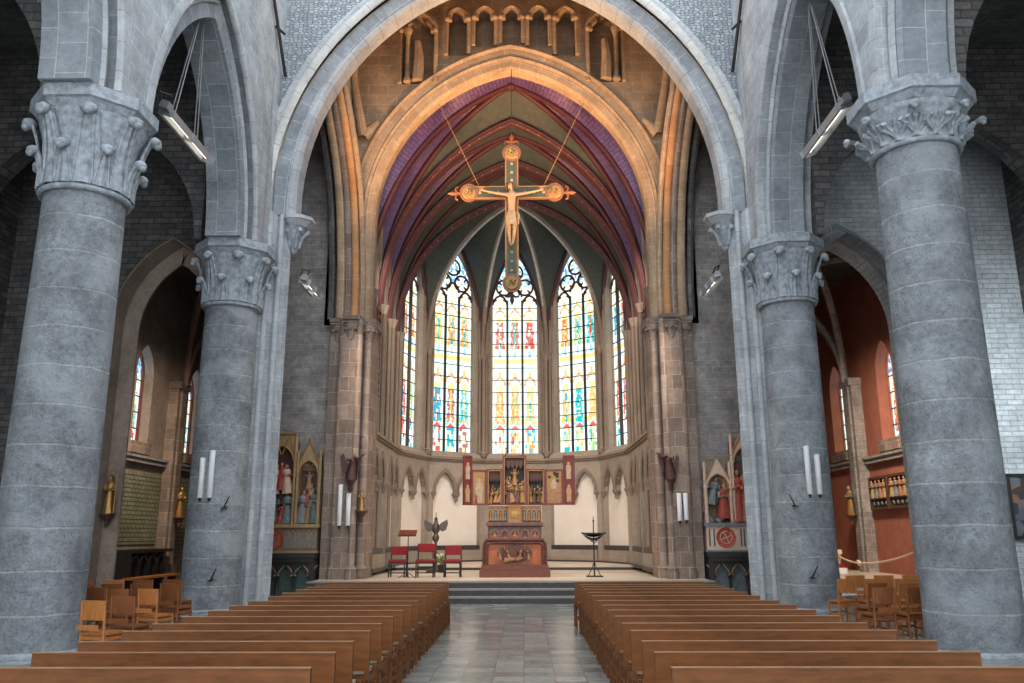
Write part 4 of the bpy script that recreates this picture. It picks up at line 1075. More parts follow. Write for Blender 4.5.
# ------------------------------------------------------------------ white tubes on columns and piers, candle brackets
for lab, x, y, z0, z1 in (('shorter left-hand white upright tube on the second left column', -7.20, 19.49, 2.57, 3.50), ('taller right-hand white upright tube on the second left column', -6.97, 19.46, 2.57, 3.68),
                     ('taller left-hand white upright tube on the second right column', 6.98, 19.46, 2.60, 3.72), ('shorter right-hand white upright tube on the second right column', 7.22, 19.49, 2.60, 3.52),
                     ('left-hand white upright tube on the left chancel pier', -4.84, 23.72, 1.98, 3.12), ('right-hand white upright tube on the left chancel pier', -4.60, 23.72, 1.98, 2.88),
                     ('left-hand white upright tube on the right chancel pier', 4.74, 23.72, 2.08, 2.85), ('right-hand white upright tube on the right chancel pier', 4.92, 23.72, 2.10, 2.85)):
    r = thing('white_wall_tube', lab, 'wall light', (x, y, z0), 0, 'white upright tubes in pairs')
    m = MB(); m.lathe([(.058, 0), (.066, .01), (.066, z1-z0-.01), (.058, z1-z0)], 14); m.build('tube_body', 'tube', r, 40)
    m = MB(); m.box(-.03, .03, .045, .13, .15, .2); m.box(-.03, .03, .045, .13, z1-z0-.2, z1-z0-.15); m.build('wall_clip', 'steel', r)
    m = MB(); m.lathe([(.015, -.08), (.03, -.04), (.03, 0)], 10); m.build('lower_cap', 'black', r)
for lab, x, y, z, s in (('upper dark candle bracket on the second left column', -6.62, 19.66, 2.35, 1), ('lower dark candle bracket on the second left column', -6.78, 19.60, .72, 1),
                    ('upper dark candle bracket on the second right column', 6.62, 19.66, 2.35, -1), ('lower dark candle bracket on the second right column', 6.9, 19.55, .75, 1)):
    r = thing('candle_bracket', lab, 'candle holder', (x, y, z))
    m = MB(); m.tube([(0, .02, 0), (-s*.02, -.10, .02), (s*.10, -.14, .26)], [.02, .02, .012], 6); m.build('arm', 'iron', r)
    m = MB(); m.lathe([(.01, 0), (.07, .02), (.075, .035), (.02, .03)], 12, (-s*.03, -.1, -.03)); m.build('drip_plate', 'iron', r)

# ------------------------------------------------------------------ crucifix
cr = thing('hanging_crucifix', 'large painted crucifix hanging on chains in the chancel arch', 'crucifix', (.04, 24.35, 12.27))
w = .21
m = MB(); m.box(-w, w, 0, .1, -3.05, 1.45); m.box(-1.45, -w, 0, .1, -w, w); m.box(w, 1.45, 0, .1, -w, w); m.build('cross_beam', 'crosswood', cr)
m = MB(); q = .125
m.box(-q, q, -.012, .0, -2.8, 1.25); m.box(-1.25, -q, -.012, .0, -q, q); m.box(q, 1.25, -.012, 0, -q, q); m.build('painted_field', 'crossgreen', cr)
m = MB()
for a, b, c, d in ((-w, -w+.04, -3.05, 1.45), (w-.04, w, -3.05, 1.45)): m.box(a, b, -.03, .0, c, -w); m.box(a, b, -.03, 0, w, d)
for a, b in ((-1.45, -w), (w, 1.45)): m.box(a, b, -.03, 0, -w, -w+.04); m.box(a, b, -.03, 0, w-.04, w)
m.build('gilt_edge', 'goldpaint', cr)
for cxx, czz in ((0, 1.35), (-1.35, 0), (1.35, 0), (0, -3.0)):
    r_ = MB(); r_.lathe([(.27, 0), (.29, .04), (.27, .12), (.30, .14)], 24); r_.xform(Matrix.Translation((cxx, .12, czz)) @ Matrix.Rotation(PI/2, 4, 'X')); o = r_.build('roundel', 'crosswood', cr, 30)
    r2 = MB(); r2.lathe([(.0001, 0), (.20, .0), (.22, .02), (.20, .04)], 20); r2.xform(Matrix.Translation((cxx, -.01, czz)) @ Matrix.Rotation(PI/2, 4, 'X')); r2.build('gilt_disc', 'goldpaint', cr, 30)
    r3 = MB(); r3.tube([(cxx-.1, -.06, czz-.08), (cxx-.02, -.08, czz+.07), (cxx+.05, -.08, czz-.05), (cxx+.11, -.06, czz+.09)], [.03, .045, .04, .02], 6); r3.ball((cxx-.04, -.08, czz+.08), .045, 8); r3.build('roundel_carving', 'gold', cr, 50)
for k, (cxx, czz, ang) in enumerate(((0, 1.62, 0), (-1.62, 0, PI/2), (1.62, 0, -PI/2), (0, -3.27, PI))):
    m = MB()
    m.tube([(0, .05, 0), (0, .05, .12), (0, .05, .28), (0, .05, .42)], [.05, .045, .07, .01], 8)
    for sg in (-1, 1): m.tube([(0, .05, .08), (sg*.10, .05, .16), (sg*.20, .05, .15), (sg*.22, .05, .08)], [.04, .035, .03, .03], 6)
    m.xform(Matrix.Translation((cxx, 0, czz)) @ Matrix.Rotation(-ang, 4, 'Y')); m.build('fleur_finial', 'iron' if k == 3 else 'crosswood', cr, 50)
for i, (x, z) in enumerate([(-1.0, 0), (-.7, 0), (-.42, 0), (.42, 0), (.7, 0), (1.0, 0), (0, .98), (0, .68), (0, .42), (0, -2.0), (0, -2.3), (0, -2.6)]):
    m = MB(); m.ball((x, -.02, z), .05, 8, (1, .5, 1)); m.build('stud', 'creamrobe', cr, 50)
# corpus
def skinned(name, nodes_, edges, mat, parent, sub=2, loc=None):
    me = bpy.data.meshes.new(name); bm = bmesh.new(); lay = bm.verts.layers.skin.verify()
    vs = []
    for i, (p, r) in enumerate(nodes_):
        v = bm.verts.new(p); v[lay].radius = (r, r*.85) if not isinstance(r, tuple) else r
        if i == 0: v[lay].use_root = True
        vs.append(v)
    for a, b in edges: bm.edges.new((vs[a], vs[b]))
    bm.to_mesh(me); bm.free(); me.materials.append(M[mat])
    o = bpy.data.objects.new(name, me); COL.objects.link(o); o.parent = parent
    sk = o.modifiers.new('skin', 'SKIN'); sk.use_smooth_shade = True
    ss = o.modifiers.new('sub', 'SUBSURF'); ss.levels = sub; ss.render_levels = sub
    return o
yb = -.14
nd = [((0, yb, -.78), .125), ((.0, yb-.02, -.56), .10), ((0, yb-.04, -.32), .125), ((0, yb-.02, -.14), .09), ((-.02, yb-.04, -.03), .05), ((-.05, yb-.09, .09), .085), ((-.055, yb-.10, .16), .07),
      ((-.19, yb, -.13), .06), ((-.50, yb+.04, -.06), .045), ((-.78, yb+.06, .01), .034), ((-.90, yb+.06, .04), .03),
      ((.19, yb, -.13), .06), ((.50, yb+.04, -.06), .045), ((.78, yb+.06, .01), .034), ((.90, yb+.06, .04), .03),
      ((-.08, yb-.02, -.92), .095), ((-.09, yb-.08, -1.26), .07), ((-.05, yb-.01, -1.62), .045), ((-.02, yb-.08, -1.76), .035),
      ((.08, yb-.02, -.92), .095), ((.09, yb-.08, -1.27), .07), ((.04, yb-.03, -1.62), .045), ((.02, yb-.11, -1.74), .035),
      ((-.055, yb-.06, .22), .04)]
ed = [(0,1),(1,2),(2,3),(3,4),(4,5),(5,6),(3,7),(7,8),(8,9),(9,10),(3,11),(11,12),(12,13),(13,14),(0,15),(15,16),(16,17),(17,18),(0,19),(19,20),(20,21),(21,22),(6,23)]
# each hand: five short fingers rooted in the palm
for sg, root_i in ((-1, 10), (1, 14)):
    for k in range(4):
        nd.append(((sg*(.955+.004*k), yb+.04, .075-.024*k), .011)); nd.append(((sg*(.99-.006*abs(k-1)), yb+.01, .085-.026*k), .009)); j = len(nd); ed.append((root_i, j-2)); ed.append((j-2, j-1))
    nd.append(((sg*.90, yb+.03, .095), .012)); nd.append(((sg*.925, yb+.0, .125), .009)); j = len(nd); ed.append((root_i, j-2)); ed.append((j-2, j-1))
corp = skinned('body', nd, ed, 'corpus', cr)
corp.scale = (1.04, 1.15, 1.06)
tag(corp, 'pale carved body with outstretched arms on the cross')
m = MB(); m.lathe([(.16, -1.12), (.17, -1.0), (.165, -.85), (.135, -.72), (.12, -.70)], 18, (0, yb-.02, 0), sy=.85, rfn=lambda a, z: 1+.07*math.sin(5*a+z*20)); m.tube([(.12, yb-.05, -.74), (.2, yb-.08, -.8), (.19, yb-.06, -1.1)], [.04, .05, .03], 6); m.build('loincloth', 'creamrobe', corp, 60)
m = MB(); m.ball((-.055, yb-.05, .14), .095, 12, (1, 1, 1.1)); m.ball((-.055, yb-.07, -.0), .05, 8); m.tube([(-.055+.1*math.cos(t), yb-.09+.1*math.sin(t), .17) for t in [2*PI*k/14 for k in range(15)]], .022, 6)
m.tube([(-.14, yb-.06, .1), (-.15, yb-.05, -.08)], [.04, .02], 6); m.tube([(.03, yb-.06, .1), (.04, yb-.05, -.06)], [.04, .02], 6); m.build('hair', 'hair', corp, 60)
m = MB(); m.tube([(-.06, yb-.19, .07), (-.06, yb-.2, .09), (-.058, yb-.17, .14)], [.02, .018, .01], 6); m.build('nose', 'corpus', corp, 60)
for p0, p1 in (((-1.02, .05, .2), (-2.36, .1, 3.15)), ((1.0, .05, .2), (2.34, .1, 3.15)), ((0, .05, 2.0), (0, .1, 4.4))):
    m = MB(); m.tube([p0, p1], .012, 5); n = 26
    for k in range(n):
        t = (k+.5)/n; m.ball(tuple(V(p0).lerp(V(p1), t)), .02, 6)
    m.build('chain', 'goldpaint' if p0[0] else 'iron', cr)

# ------------------------------------------------------------------ high altar with winged retable
ra = thing('high_altar', 'marble high altar block with arcaded front under the retable', 'altar', (.08, 26.3, .51))
bx('altar_body', 'marble', ra, -.83, .83, -.25, .55, 0, 1.46, .01)
bx('altar_ledge', 'marble', ra, -.88, .88, -.32, .55, 1.46, 1.58, .02)
m = MB()
for k in range(5):
    c = -.62+.31*k
    m.sweep([V((c+a, -.26, z)) for a, z in [(-.1, .75)]+arch(.1, .16, 1.18, 0, 6)+[(.1, .75)]], [(0, 0), (0, .05), (.05, .05), (.05, 0)], V((0, -1, 0)))
m.build('front_arcade', 'brownpanel', ra)
for k in range(5):
    m = MB(); c = -.62+.31*k
    if k % 2 == 0: mini(m, c, -.28, .82, .48)
    else: m.lathe([(.001, 0), (.09, 0), (.1, .03), (.06, .04)], 14); m.xform(Matrix.Translation((c, -.26, 1.05)) @ Matrix.Rotation(PI/2, 4, 'X'))
    m.build('carved_figure' if k % 2 == 0 else 'rosette', ['brownrobe', 'medred', 'skin', 'hair'] if k % 2 == 0 else 'medred', ra, 50)
ra2 = thing('predella', 'gilt and painted arcaded predella with golden tabernacle under the retable', 'predella', (.08, 26.3, 2.09))
bx('backing', 'brownpanel', ra2, -.82, .82, -.02, .35, 0, .50)
for sg in (-1, 1):
    for k in range(4):
        m = MB(); c = sg*(.27+.155*k+.02)
        m.sweep([V((c+a, -.02, z)) for a, z in [(-.055, .05)]+arch(.055, .09, .30, 0, 6)+[(.055, .05)]], [(0, 0), (0, .05), (.025, .05), (.025, 0)], V((0, -1, 0))); o = m.build('blind_arch', 'ochre', ra2)
        m = MB(); mini(m, c, -.05, .06, .30, arms=0); m.build('painted_figure', [('bluegrey', 'brownrobe')[k % 2], 'teal', 'skin', 'hair'], ra2, 50)
m = MB(); m.box(-.20, .20, -.16, 0, .04, .50); m.box(-.23, .23, -.19, 0, .001, .04); m.box(-.22, .22, -.18, 0, .47, .52); m.build('tabernacle', 'goldpaint', ra2)
m = MB(); m.lathe([(.001, 0), (.1, 0), (.11, .02), (.04, .03)], 16); m.xform(Matrix.Translation((0, -.16, .24)) @ Matrix.Rotation(PI/2, 4, 'X')); m.build('tabernacle_door', 'gold', ra2, 40)

rt = thing('winged_retable', 'red framed carved retable with open painted wings above the altar', 'altarpiece', (.08, 26.3, 2.62))
def niche_box(x0, x1, z1, label=None):
    m = MB(); m.box(x0, x1, .22, .26, 0, z1); o = m.build('carved_panel', 'blackwood', rt)
    m = MB(); t = .045
    m.box(x0, x0+t, -.06, .24, 0, z1); m.box(x1-t, x1, -.06, .24, 0, z1); m.box(x0+t, x1-t, -.06, .24, 0, t); m.box(x0+t, x1-t, -.06, .24, z1-t, z1); m.build('frame', 'redframe', rt)
    m = MB(); m.box(x0+t, x0+t+.02, -.065, .0, t, z1-t); m.box(x1-t-.02, x1-t, -.065, 0, t, z1-t); m.box(x0+t, x1-t, -.065, 0, z1-t-.02, z1-t); m.build('gilt_fillet', 'goldpaint', rt)
    return t
def crowd(x0, x1, z0, hh, n, rows, seed):
    rr = random.Random(seed); mats = ['brownrobe', 'goldpaint', 'goldpaint', 'hair', 'ochre', 'brownrobe']
    for r_ in range(rows):
        for k in range(n):
            m = MB(); x = x0+(x1-x0)*(k+.5)/n+rr.uniform(-.02, .02)
            mini(m, x, .12-.07*r_, z0+(rows-1-r_)*.24*hh/.6+rr.uniform(0, .03), hh*rr.uniform(.85, 1.1), lean=rr.uniform(-.25, .25), face=-PI/2+rr.uniform(-.6, .6), w=1.1)
            m.build('carved_figure', [rr.choice(mats), rr.choice(mats), 'skin', 'hair'], rt, 50)
niche_box(-.88, -.38, 1.12); niche_box(-.38, .37, 1.54); niche_box(.37, .95, 1.12)
crowd(-.83, -.43, .06, .42, 3, 2, 1); crowd(.43, .90, .06, .42, 4, 2, 2); crowd(-.33, .32, .06, .62, 4, 2, 3)
m = MB(); mini(m, 0, .05, .62, .5, arms=2, halo=0); m.build('carved_figure', ['goldpaint', 'goldpaint', 'brownrobe', 'hair'], rt, 50)
for x0, x1, z0, z1 in ((-.83, -.43, .70, 1.06), (.43, .90, .70, 1.06), (-.33, .32, 1.12, 1.48)):
    m = MB(); n = 5
    for k in range(n):
        c = x0+(x1-x0)*(k+.5)/n; hwd = (x1-x0)/n/2
        m.prism([(c-hwd, z1), (c-hwd, z0+.05), (c-hwd*.8, z0), (c, z0+.14), (c+hwd*.8, z0), (c+hwd, z0+.05), (c+hwd, z1)], lambda a, b, t: V((a, t, b)), .02, .16)
        m.tube([(c, .0, z0+.1), (c, .0, z1-.03)], [.012, .01], 5)
    m.build('tracery_canopy', 'hair', rt)
def wing(x0, x1, z1, y0, y1, kind, lab):
    fr = Fr((x0, y0, 0), (x1-x0, y1-y0, 0), (y0-y1, x1-x0, 0)); Lw = math.hypot(x1-x0, y1-y0)
    m = MB(); P = lambda a, b, t: fr(a, b, t)
    m.prism([(0, 0), (Lw, 0), (Lw, z1), (0, z1)], P, -.02, .03)
    for a, b, c, d in ((0, .05, 0, z1), (Lw-.05, Lw, 0, z1), (.05, Lw-.05, 0, .05), (.05, Lw-.05, z1-.05, z1)): m.prism([(a, c), (b, c), (b, d), (a, d)], P, -.05, -.02)
    wg = m.build('wing', 'redframe', rt); wg['label'] = lab
    bk = 'paint1' if kind != 'dark' else 'brownpanel'
    m = MB(); m.prism([(.05, .05), (Lw-.05, .05), (Lw-.05, z1-.05), (.05, z1-.05)], P, -.028, -.021); m.build('painting', {'gold': 'goldpaint', 'red': 'redframe', 'dark': 'goldpaint'}[kind], wg)
    def flatfig(a, z, h, body, head):
        q = MB(); q.prism([(a-.14*h, z), (a+.14*h, z), (a+.12*h, z+.35*h), (a+.16*h, z+.6*h), (a+.1*h, z+.8*h), (a-.1*h, z+.8*h), (a-.16*h, z+.6*h), (a-.12*h, z+.35*h)], P, -.034, -.028); q.build('painted_robe', body, wg)
        q = MB(); q.prism(circ(.08*h, 10, a, z+.88*h), P, -.036, -.028); q.build('painted_head', head, wg)
    if kind == 'gold': flatfig(Lw/2, .07, .8, 'creamrobe', 'skin'); flatfig(Lw*.3, .06, .35, 'redrobe', 'skin')
    elif kind == 'red': flatfig(Lw/2, .1, .55, 'ochre', 'skin'); flatfig(Lw/2, z1*.52, .55, 'creamrobe', 'skin')
    else:
        q = MB(); q.prism([(.06, .06), (Lw-.06, .06), (Lw-.06, .4), (Lw*.7, .62), (Lw*.4, .6), (.06, .35)], P, -.034, -.028); q.build('painted_robe', 'brownrobe', wg)
        q = MB(); q.prism([(Lw*.3, .5), (Lw*.62, .5), (Lw*.66, .66), (Lw*.5, .82), (Lw*.34, .7)], P, -.037, -.03); q.build('painted_cloud', 'creamrobe', wg)
        for k in range(6): 
            q = MB(); q.prism(circ(.055, 7, .1+(Lw-.2)*h3(k, 1), .72+.3*h3(k, 2)), P, -.036, -.028); q.build('painted_blossom', 'blackwood', wg)
wing(-1.36, -.89, 1.10, .0, .04, 'gold', 'golden painted wing with a standing pale robed figure')
wing(-1.62, -1.36, 1.54, -.14, .0, 'red', 'tall narrow red outer wing with two pale figures')
wing(.96, 1.52, 1.10, .04, 0, 'dark', 'golden painted wing with dark blossoms above a brown scene')
wing(1.53, 1.88, 1.54, 0, -.08, 'red', 'tall red outer wing with orange and grey figures')
for lab, x in (('left thin iron candle holder on top of the retable', -.28), ('right thin iron candle holder on top of the retable', .26)):
    m = MB(); m.lathe([(.05, 0), (.015, .03), (.01, .22), (.04, .24), (.01, .25)], 8); o = m.build('candle_holder', 'black'); o.location = (.08+x, 26.35, 4.165); tag(o, lab, 'candle holder')
# front altar
fa = thing('carved_altar', 'reddish wooden altar with dark oval relief, nearest the chancel steps', 'altar', (.09, 25.2, .51))
m = MB(); m.box(-1.03, 1.03, -.40, .5, 0, .20); m.box(-.98, .98, -.36, .48, .20, .32); m.box(-.97, .97, -.34, .46, .32, .36); m.build('plinth', 'altarwood', fa)
def rr_poly(w, z0, z1, r, n=5): return [(-w, z0)]+[(-w+r-r*math.cos(PI/2*k/n), z1-r+r*math.sin(PI/2*k/n)) for k in range(n+1)]+[(w-r+r*math.sin(PI/2*k/n), z1-r+r*math.cos(PI/2*k/n)) for k in range(n+1)]+[(w, z0)]
m = MB(); m.prism(rr_poly(.88, .36, 1.04, .16), lambda a, b, t: V((a, t, b)), -.26, .42); m.build('altar_body', 'altarpanel', fa)
m = MB(); out_ = rr_poly(.91, .36, 1.07, .2, 8)
m.sweep([V((a, -.24, z)) for a, z in out_], [(-.14, -.08), (-.14, .04), (-.09, .10), (-.03, .06), (.0, .1), (.04, .06), (.04, -.1)], V((0, -1, 0))); m.build('carved_frame', 'marble', fa, 30)
m = MB(); m.box(-.86, .86, -.36, .48, 1.05, 1.10); m.build('altar_top', 'altarwood', fa)
m = MB(); m.prism([(math.cos(t)*.52, .67+math.sin(t)*.25) for t in [2*PI*k/20 for k in range(20)]], lambda a, b, t: V((a, t, b)), -.30, -.26); rl = m.build('relief_panel', 'hair', fa)
rr = random.Random(4)
for k in range(7):
    m = MB(); mini(m, -.42+.14*k, -.31, .50+.04*(k % 2), .32, lean=rr.uniform(-.4, .4), face=-PI/2+rr.uniform(-.7, .7)); m.build('relief_figure', ['altarwood' if k % 2 else 'brownrobe', 'hair', 'brownrobe', 'hair'], rl, 50)
m = MB(); mini(m, -.3, -.34, .48, .55, lean=PI/2*.93, w=.8); m.build('relief_figure', ['brownrobe', 'hair', 'brownrobe', 'hair'], rl, 50)

# ------------------------------------------------------------------ red chairs, stands, lectern, eagle, flowers
def red_chair(lab, x, y, bigger):
    r = thing('red_upholstered_chair', lab, 'chair', (x, y, .51), 0, 'red chairs on the chancel floor')
    w = .25 if not bigger else .27; hb = .88 if not bigger else .96
    m = MB(); m.box(-w, w, -.24, .22, .43, .51); o = m.build('seat', 'redcloth', r); b = o.modifiers.new('b', 'BEVEL'); b.width = .03; b.segments = 3
    m = MB(); m.box(-w+.01, w-.01, .20, .26, hb-.25, hb); o = m.build('backrest', 'redcloth', r); b = o.modifiers.new('b', 'BEVEL'); b.width = .02; b.segments = 2
    for sx in (-1, 1):
        m = MB(); m.tube([(sx*(w-.02), -.22, 0), (sx*(w-.02), -.22, .43)], .021, 8); m.build('leg', 'blackwood', r)
        m = MB(); m.tube([(sx*(w-.02), .22, 0), (sx*(w-.02), .22, .43), (sx*(w-.02), .235, hb-.02)], .021, 8); m.build('leg', 'blackwood', r)
        m = MB(); m.box(sx*(w-.02)-.01, sx*(w-.02)+.01, -.22, .22, .10, .13); m.build('side_stretcher', 'blackwood', r)
    m = MB(); m.box(-w+.02, w-.02, -.015, .015, .11, .14); m.box(-w+.02, w-.02, -.23, -.21, .39, .43)
    if bigger: m.box(-w+.02, w-.02, .20, .23, .25, .30)
    m.build('stretcher', 'blackwood', r)
red_chair('left red upholstered chair on the chancel floor beside the music stand', -3.36, 25.1, 0)
red_chair('larger middle red upholstered chair with taller back on the chancel floor', -2.54, 25.1, 1)
red_chair('right red upholstered chair on the chancel floor nearest the wooden altar', -1.74, 25.1, 0)
r = thing('music_stand', 'thin black stand with reddish wooden desk between red chairs', 'music stand', (-3.02, 24.75, .51))
m = MB(); m.tube([(0, 0, .02), (0, 0, 1.22)], .014, 8); m.build('pole', 'black', r)
for a in (PI/2, PI*7/6, -PI/6):
    m = MB(); m.tube([(0, 0, .16), (.28*math.cos(a), .28*math.sin(a), .01)], .011, 6); m.build('leg', 'black', r)
m = MB(); m.box(-.26, .26, -.17, .17, -.01, .012); m.box(-.26, .26, -.18, -.165, -.01, .04); m.xform(Matrix.Translation((-.02, 0, 1.26)) @ Matrix.Rotation(.5, 4, 'X')); m.build('desk', 'altarwood', r)
r = thing('iron_lectern', 'dark iron lectern with wide boat shaped desk right of the altar', 'lectern', (2.42, 25.1, .51))
m = MB(); m.box(-.24, .24, -.16, .16, 0, .035); m.build('foot', 'black', r)
m = MB(); m.tube([(0, 0, .03), (0, 0, 1.60)], [.022, .016], 8); m.build('pole', 'black', r)
for sx in (-1, 1):
    m = MB(); m.tube([(sx*.18, 0, .03), (sx*.04, 0, .32), (0, 0, .45)], .013, 6); m.build('brace', 'black', r)
m = MB(); P = []
for i in range(9):
    t = i/8*2-1
    P.append([(t*.36, -.1+.02*j*5, 1.22+.06*t*t+(-.09*(1-t*t) if j in (1, 2) else 0)-.0*j) for j in range(4)])
m.gridp(P); m.gridp([[(a, b, c-.10*(1-(i/4-1)**2)-.01) for a, b, c in row] for i, row in enumerate(P)])
m.box(-.36, .36, -.12, -.09, 1.22, 1.26); m.build('desk', 'black', r, 50)
m = MB(); m.tube([(-.2, -.05, 1.16), (-.08, -.1, 1.02), (.02, -.05, .96)], .015, 6); m.tube([(.2, -.05, 1.16), (.06, -.08, 1.0), (.0, -.05, .96)], .015, 6); m.tube([(0, 0, 1.5), (.0, 0, 1.74)], [.02, .01], 6); m.ball((0, 0, 1.6), .03, 8); m.build('ornament', 'black', r, 50)
r = thing('bronze_eagle_lectern', 'tall dark bronze figure stand behind the red chairs', 'lectern', (-2.62, 28.6, .51))
m = MB(); m.lathe([(.3, 0), (.3, .06), (.12, .12), (.06, .2), (.05, .45), (.10, .55), (.05, .65), (.045, .95), (.11, 1.05), (.12, 1.15), (.06, 1.25)], 16); m.build('stem', 'bronze', r, 40)
m = MB(); m.lathe([(.05, 1.22), (.13, 1.35), (.12, 1.5), (.07, 1.62), (.05, 1.7)], 12); m.ball((0, -.02, 1.74), .06, 8); m.tube([(0, -.05, 1.75), (0, -.13, 1.72)], [.03, .01], 6); m.tube([(0, 0, 1.78), (0, 0, 1.95)], .015, 6); m.build('bird_body', 'bronze', r, 50)
for sx in (-1, 1):
    m = MB(); m.prism([(0, 0), (sx*.12, .1), (sx*.33, .22), (sx*.36, .10), (sx*.3, -.12), (sx*.18, -.18), (sx*.06, -.12)][::sx], lambda a, b, t: V((a+sx*.05, t, 1.5+b)), -.02, .02); m.build('bird_wing', 'bronze', r)
r = thing('flower_pot', 'pot of pale flowers low on the floor behind the red chairs', 'flowers', (-2.36, 28.2, .51))
m = MB(); m.lathe([(.10, 0), (.15, .22), (.16, .25), (.13, .25)], 14); m.build('pot', 'blackwood', r, 40)
m = MB(); rr = random.Random(9)
for k in range(16):
    a = rr.uniform(0, 2*PI); q = rr.uniform(.05, .2); m.tube([(0, 0, .2), (q*.6*math.cos(a), q*.6*math.sin(a), .4), (q*math.cos(a), q*math.sin(a), .42+rr.uniform(0, .15))], [.02, .03, .01], 5)
m.build('leaves', 'leafgreen', r)
for k in range(7):
    m = MB(); a = rr.uniform(0, 2*PI); q = rr.uniform(0, .16); m.ball((q*math.cos(a), q*math.sin(a), .52+rr.uniform(-.05, .12)), .05, 8); m.build('blossom', 'flower', r, 60)

# ------------------------------------------------------------------ side altars and altarpieces
def side_altar(s):
    nm = 'left' if s < 0 else 'right'
    X = lambda a: s*a
    x0, x1 = (5.50, 7.6)
    r = thing('side_altar', 'black side altar table with pointed arches before the %s crossing wall' % nm, 'altar', (s*6.5, 24.1, 0))
    lx = lambda a: s*a-s*6.5
    m = MB(); m.box(*sorted((lx(x0-.02), lx(x1))), -.42, .38, 1.10, 1.22); m.box(*sorted((lx(x0+.02), lx(x1))), -.38, .38, .98, 1.10); m.build('table_top', 'blackwood', r)
    m = MB(); m.box(*sorted((lx(x0+.05), lx(x1))), .05, .38, 0, .98); m.build('back_panel', 'bluegrey' if s > 0 else 'teal', r)
    m = MB(); m.box(*sorted((lx(x0), lx(x0+.12))), -.35, .38, 0, .98); m.build('side_panel', 'blackwood', r)
    cs = [5.62+.46*k for k in range(5)]
    for c in cs:
        m = MB(); m.lathe([(.07, 0), (.07, .1), (.04, .14), (.035, .5), (.06, .56), (.09, .62), (.06, .66)], 10, (lx(c), -.25, 0)); m.build('column', 'blackwood', r, 40)
        m = MB(); 
        for q in range(4): m.tube([(lx(c), -.27, .66), (lx(c)+(q-1.5)*.07, -.28, .8), (lx(c)+(q-1.5)*.13, -.28, .90)], [.03, .02, .012], 5)
        m.ball((lx(c)-.05, -.31, .62), .028, 6); m.ball((lx(c)+.05, -.31, .62), .028, 6)
        m.build('gilt_tracery', 'ochre', r, 50)
    m = MB()
    for c in cs[:-1]:
        ap = arch(.2, .26, .68, lx(c+.23), 6); n_ = len(ap)//2
        m.prism([(lx(c+.23)-.23, .68)]+ap[:n_+1]+[(lx(c+.23), .98), (lx(c+.23)-.23, .98)], lambda a, b, t: V((a, t, b)), -.30, -.2)
        m.prism([(lx(c+.23), .98)]+ap[n_:]+[(lx(c+.23)+.23, .68), (lx(c+.23)+.23, .98)], lambda a, b, t: V((a, t, b)), -.30, -.2)
    m.build('arcade_front', 'blackwood', r)
    # altarpiece
    a = thing('carved_altarpiece', ('brown and gold gabled altarpiece with carved groups, on the left side altar', 'peach and gold spired altarpiece with carved groups, on the right side altar')[s > 0], 'altarpiece', (s*6.5, 24.2, 1.23))
    wood = 'brownpanel' if s < 0 else 'peach'; gl = 'ochre' if s < 0 else 'peach'
    z = lambda q: q-1.23
    m = MB(); m.box(*sorted((lx(x0+.03), lx(x1))), -.12, .28, 0, z(1.93)); m.build('predella', wood, a)
    m = MB(); m.box(*sorted((lx(x0-.03), lx(x1))), -.20, .29, z(1.93), z(2.03)); m.box(*sorted((lx(x0-.01), lx(x1))), -.16, .29, -.001, .05); m.build('ledge', 'ochre' if s < 0 else 'bluegrey', a)
    meds = [6.78] if s < 0 else [6.08, 6.95]
    for c in meds:
        m = MB(); m.lathe([(.001, 0), (.22, 0), (.24, .015), (.27, .03), (.28, -.003)], 24, rfn=lambda an, zz: 1+.02*math.cos(8*an)); m.xform(Matrix.Translation((lx(c), -.124, z(1.62))) @ Matrix.Rotation(PI/2, 4, 'X')); m.build('medallion', 'medred', a, 40)
        m = MB(); m.tube([(lx(c)+.17*math.cos(t), -.15, z(1.62)+.17*math.sin(t)) for t in [2*PI*k/16 for k in range(17)]], .012, 5)
        for t in range(4): m.tube([(lx(c), -.15, z(1.62)), (lx(c)+.15*math.cos(t*PI/2+.4), -.15, z(1.62)+.15*math.sin(t*PI/2+.4))], .012, 5)
        m.build('medallion_carving', 'ochre' if s < 0 else 'peach', a)
    if s < 0:
        for k in range(6):
            c = lx(5.56+.152*k+.07)
            m = MB(); m.box(c-.045, c+.045, -.125, -.118, z(1.37), z(1.78)); m.build('arch_recess', 'bluegrey', a)
            m = MB(); m.sweep([V((c+q, -.12, w_)) for q, w_ in [(-.05, z(1.36))]+arch(.05, .08, z(1.76), 0, 5)+[(.05, z(1.36))]], [(0, 0), (0, .03), (.02, .03), (.02, 0)], V((0, -1, 0))); m.build('blind_arch', 'ochre', a)
    else:
        for c in (5.62, 5.75, 6.51, 6.60):
            m = MB(); m.box(lx(c)-.02, lx(c)+.02, -.13, -.115, z(1.38), z(1.86)); m.build('painted_stripe', 'teal', a)
    def comp(c0, c1, ztop, zgable, tall, fig, flat=False):
        b0, b1 = sorted((lx(c0), lx(c1))); cx_ = (b0+b1)/2; hw_ = (b1-b0)/2
        m = MB(); m.box(b0, b1, .18, .25, z(2.03), ztop-1.23); m.build('compartment_back', 'hair' if s < 0 else 'brownpanel', a)
        zs_ = ztop-1.23-hw_*1.35
        for x_ in (b0, b1):
            p = MB(); p.box(x_-.045, x_+.045, -.12, .2, z(2.03), zs_); p.box(x_-.06, x_+.06, -.14, .2, zs_-.06, zs_); p.tube([(x_, -.14, z(2.03)), (x_, -.14, ztop-1.23+.1)], [.025, .02], 6)
            p.tube([(x_, -.1, zs_), (x_, -.1, ztop-1.23+.15), (x_, -.1, ztop-1.23+.22 if s > 0 else ztop-1.23+.1)], [.05, .045, .004], 4); p.build('side_pinnacle', gl, a)
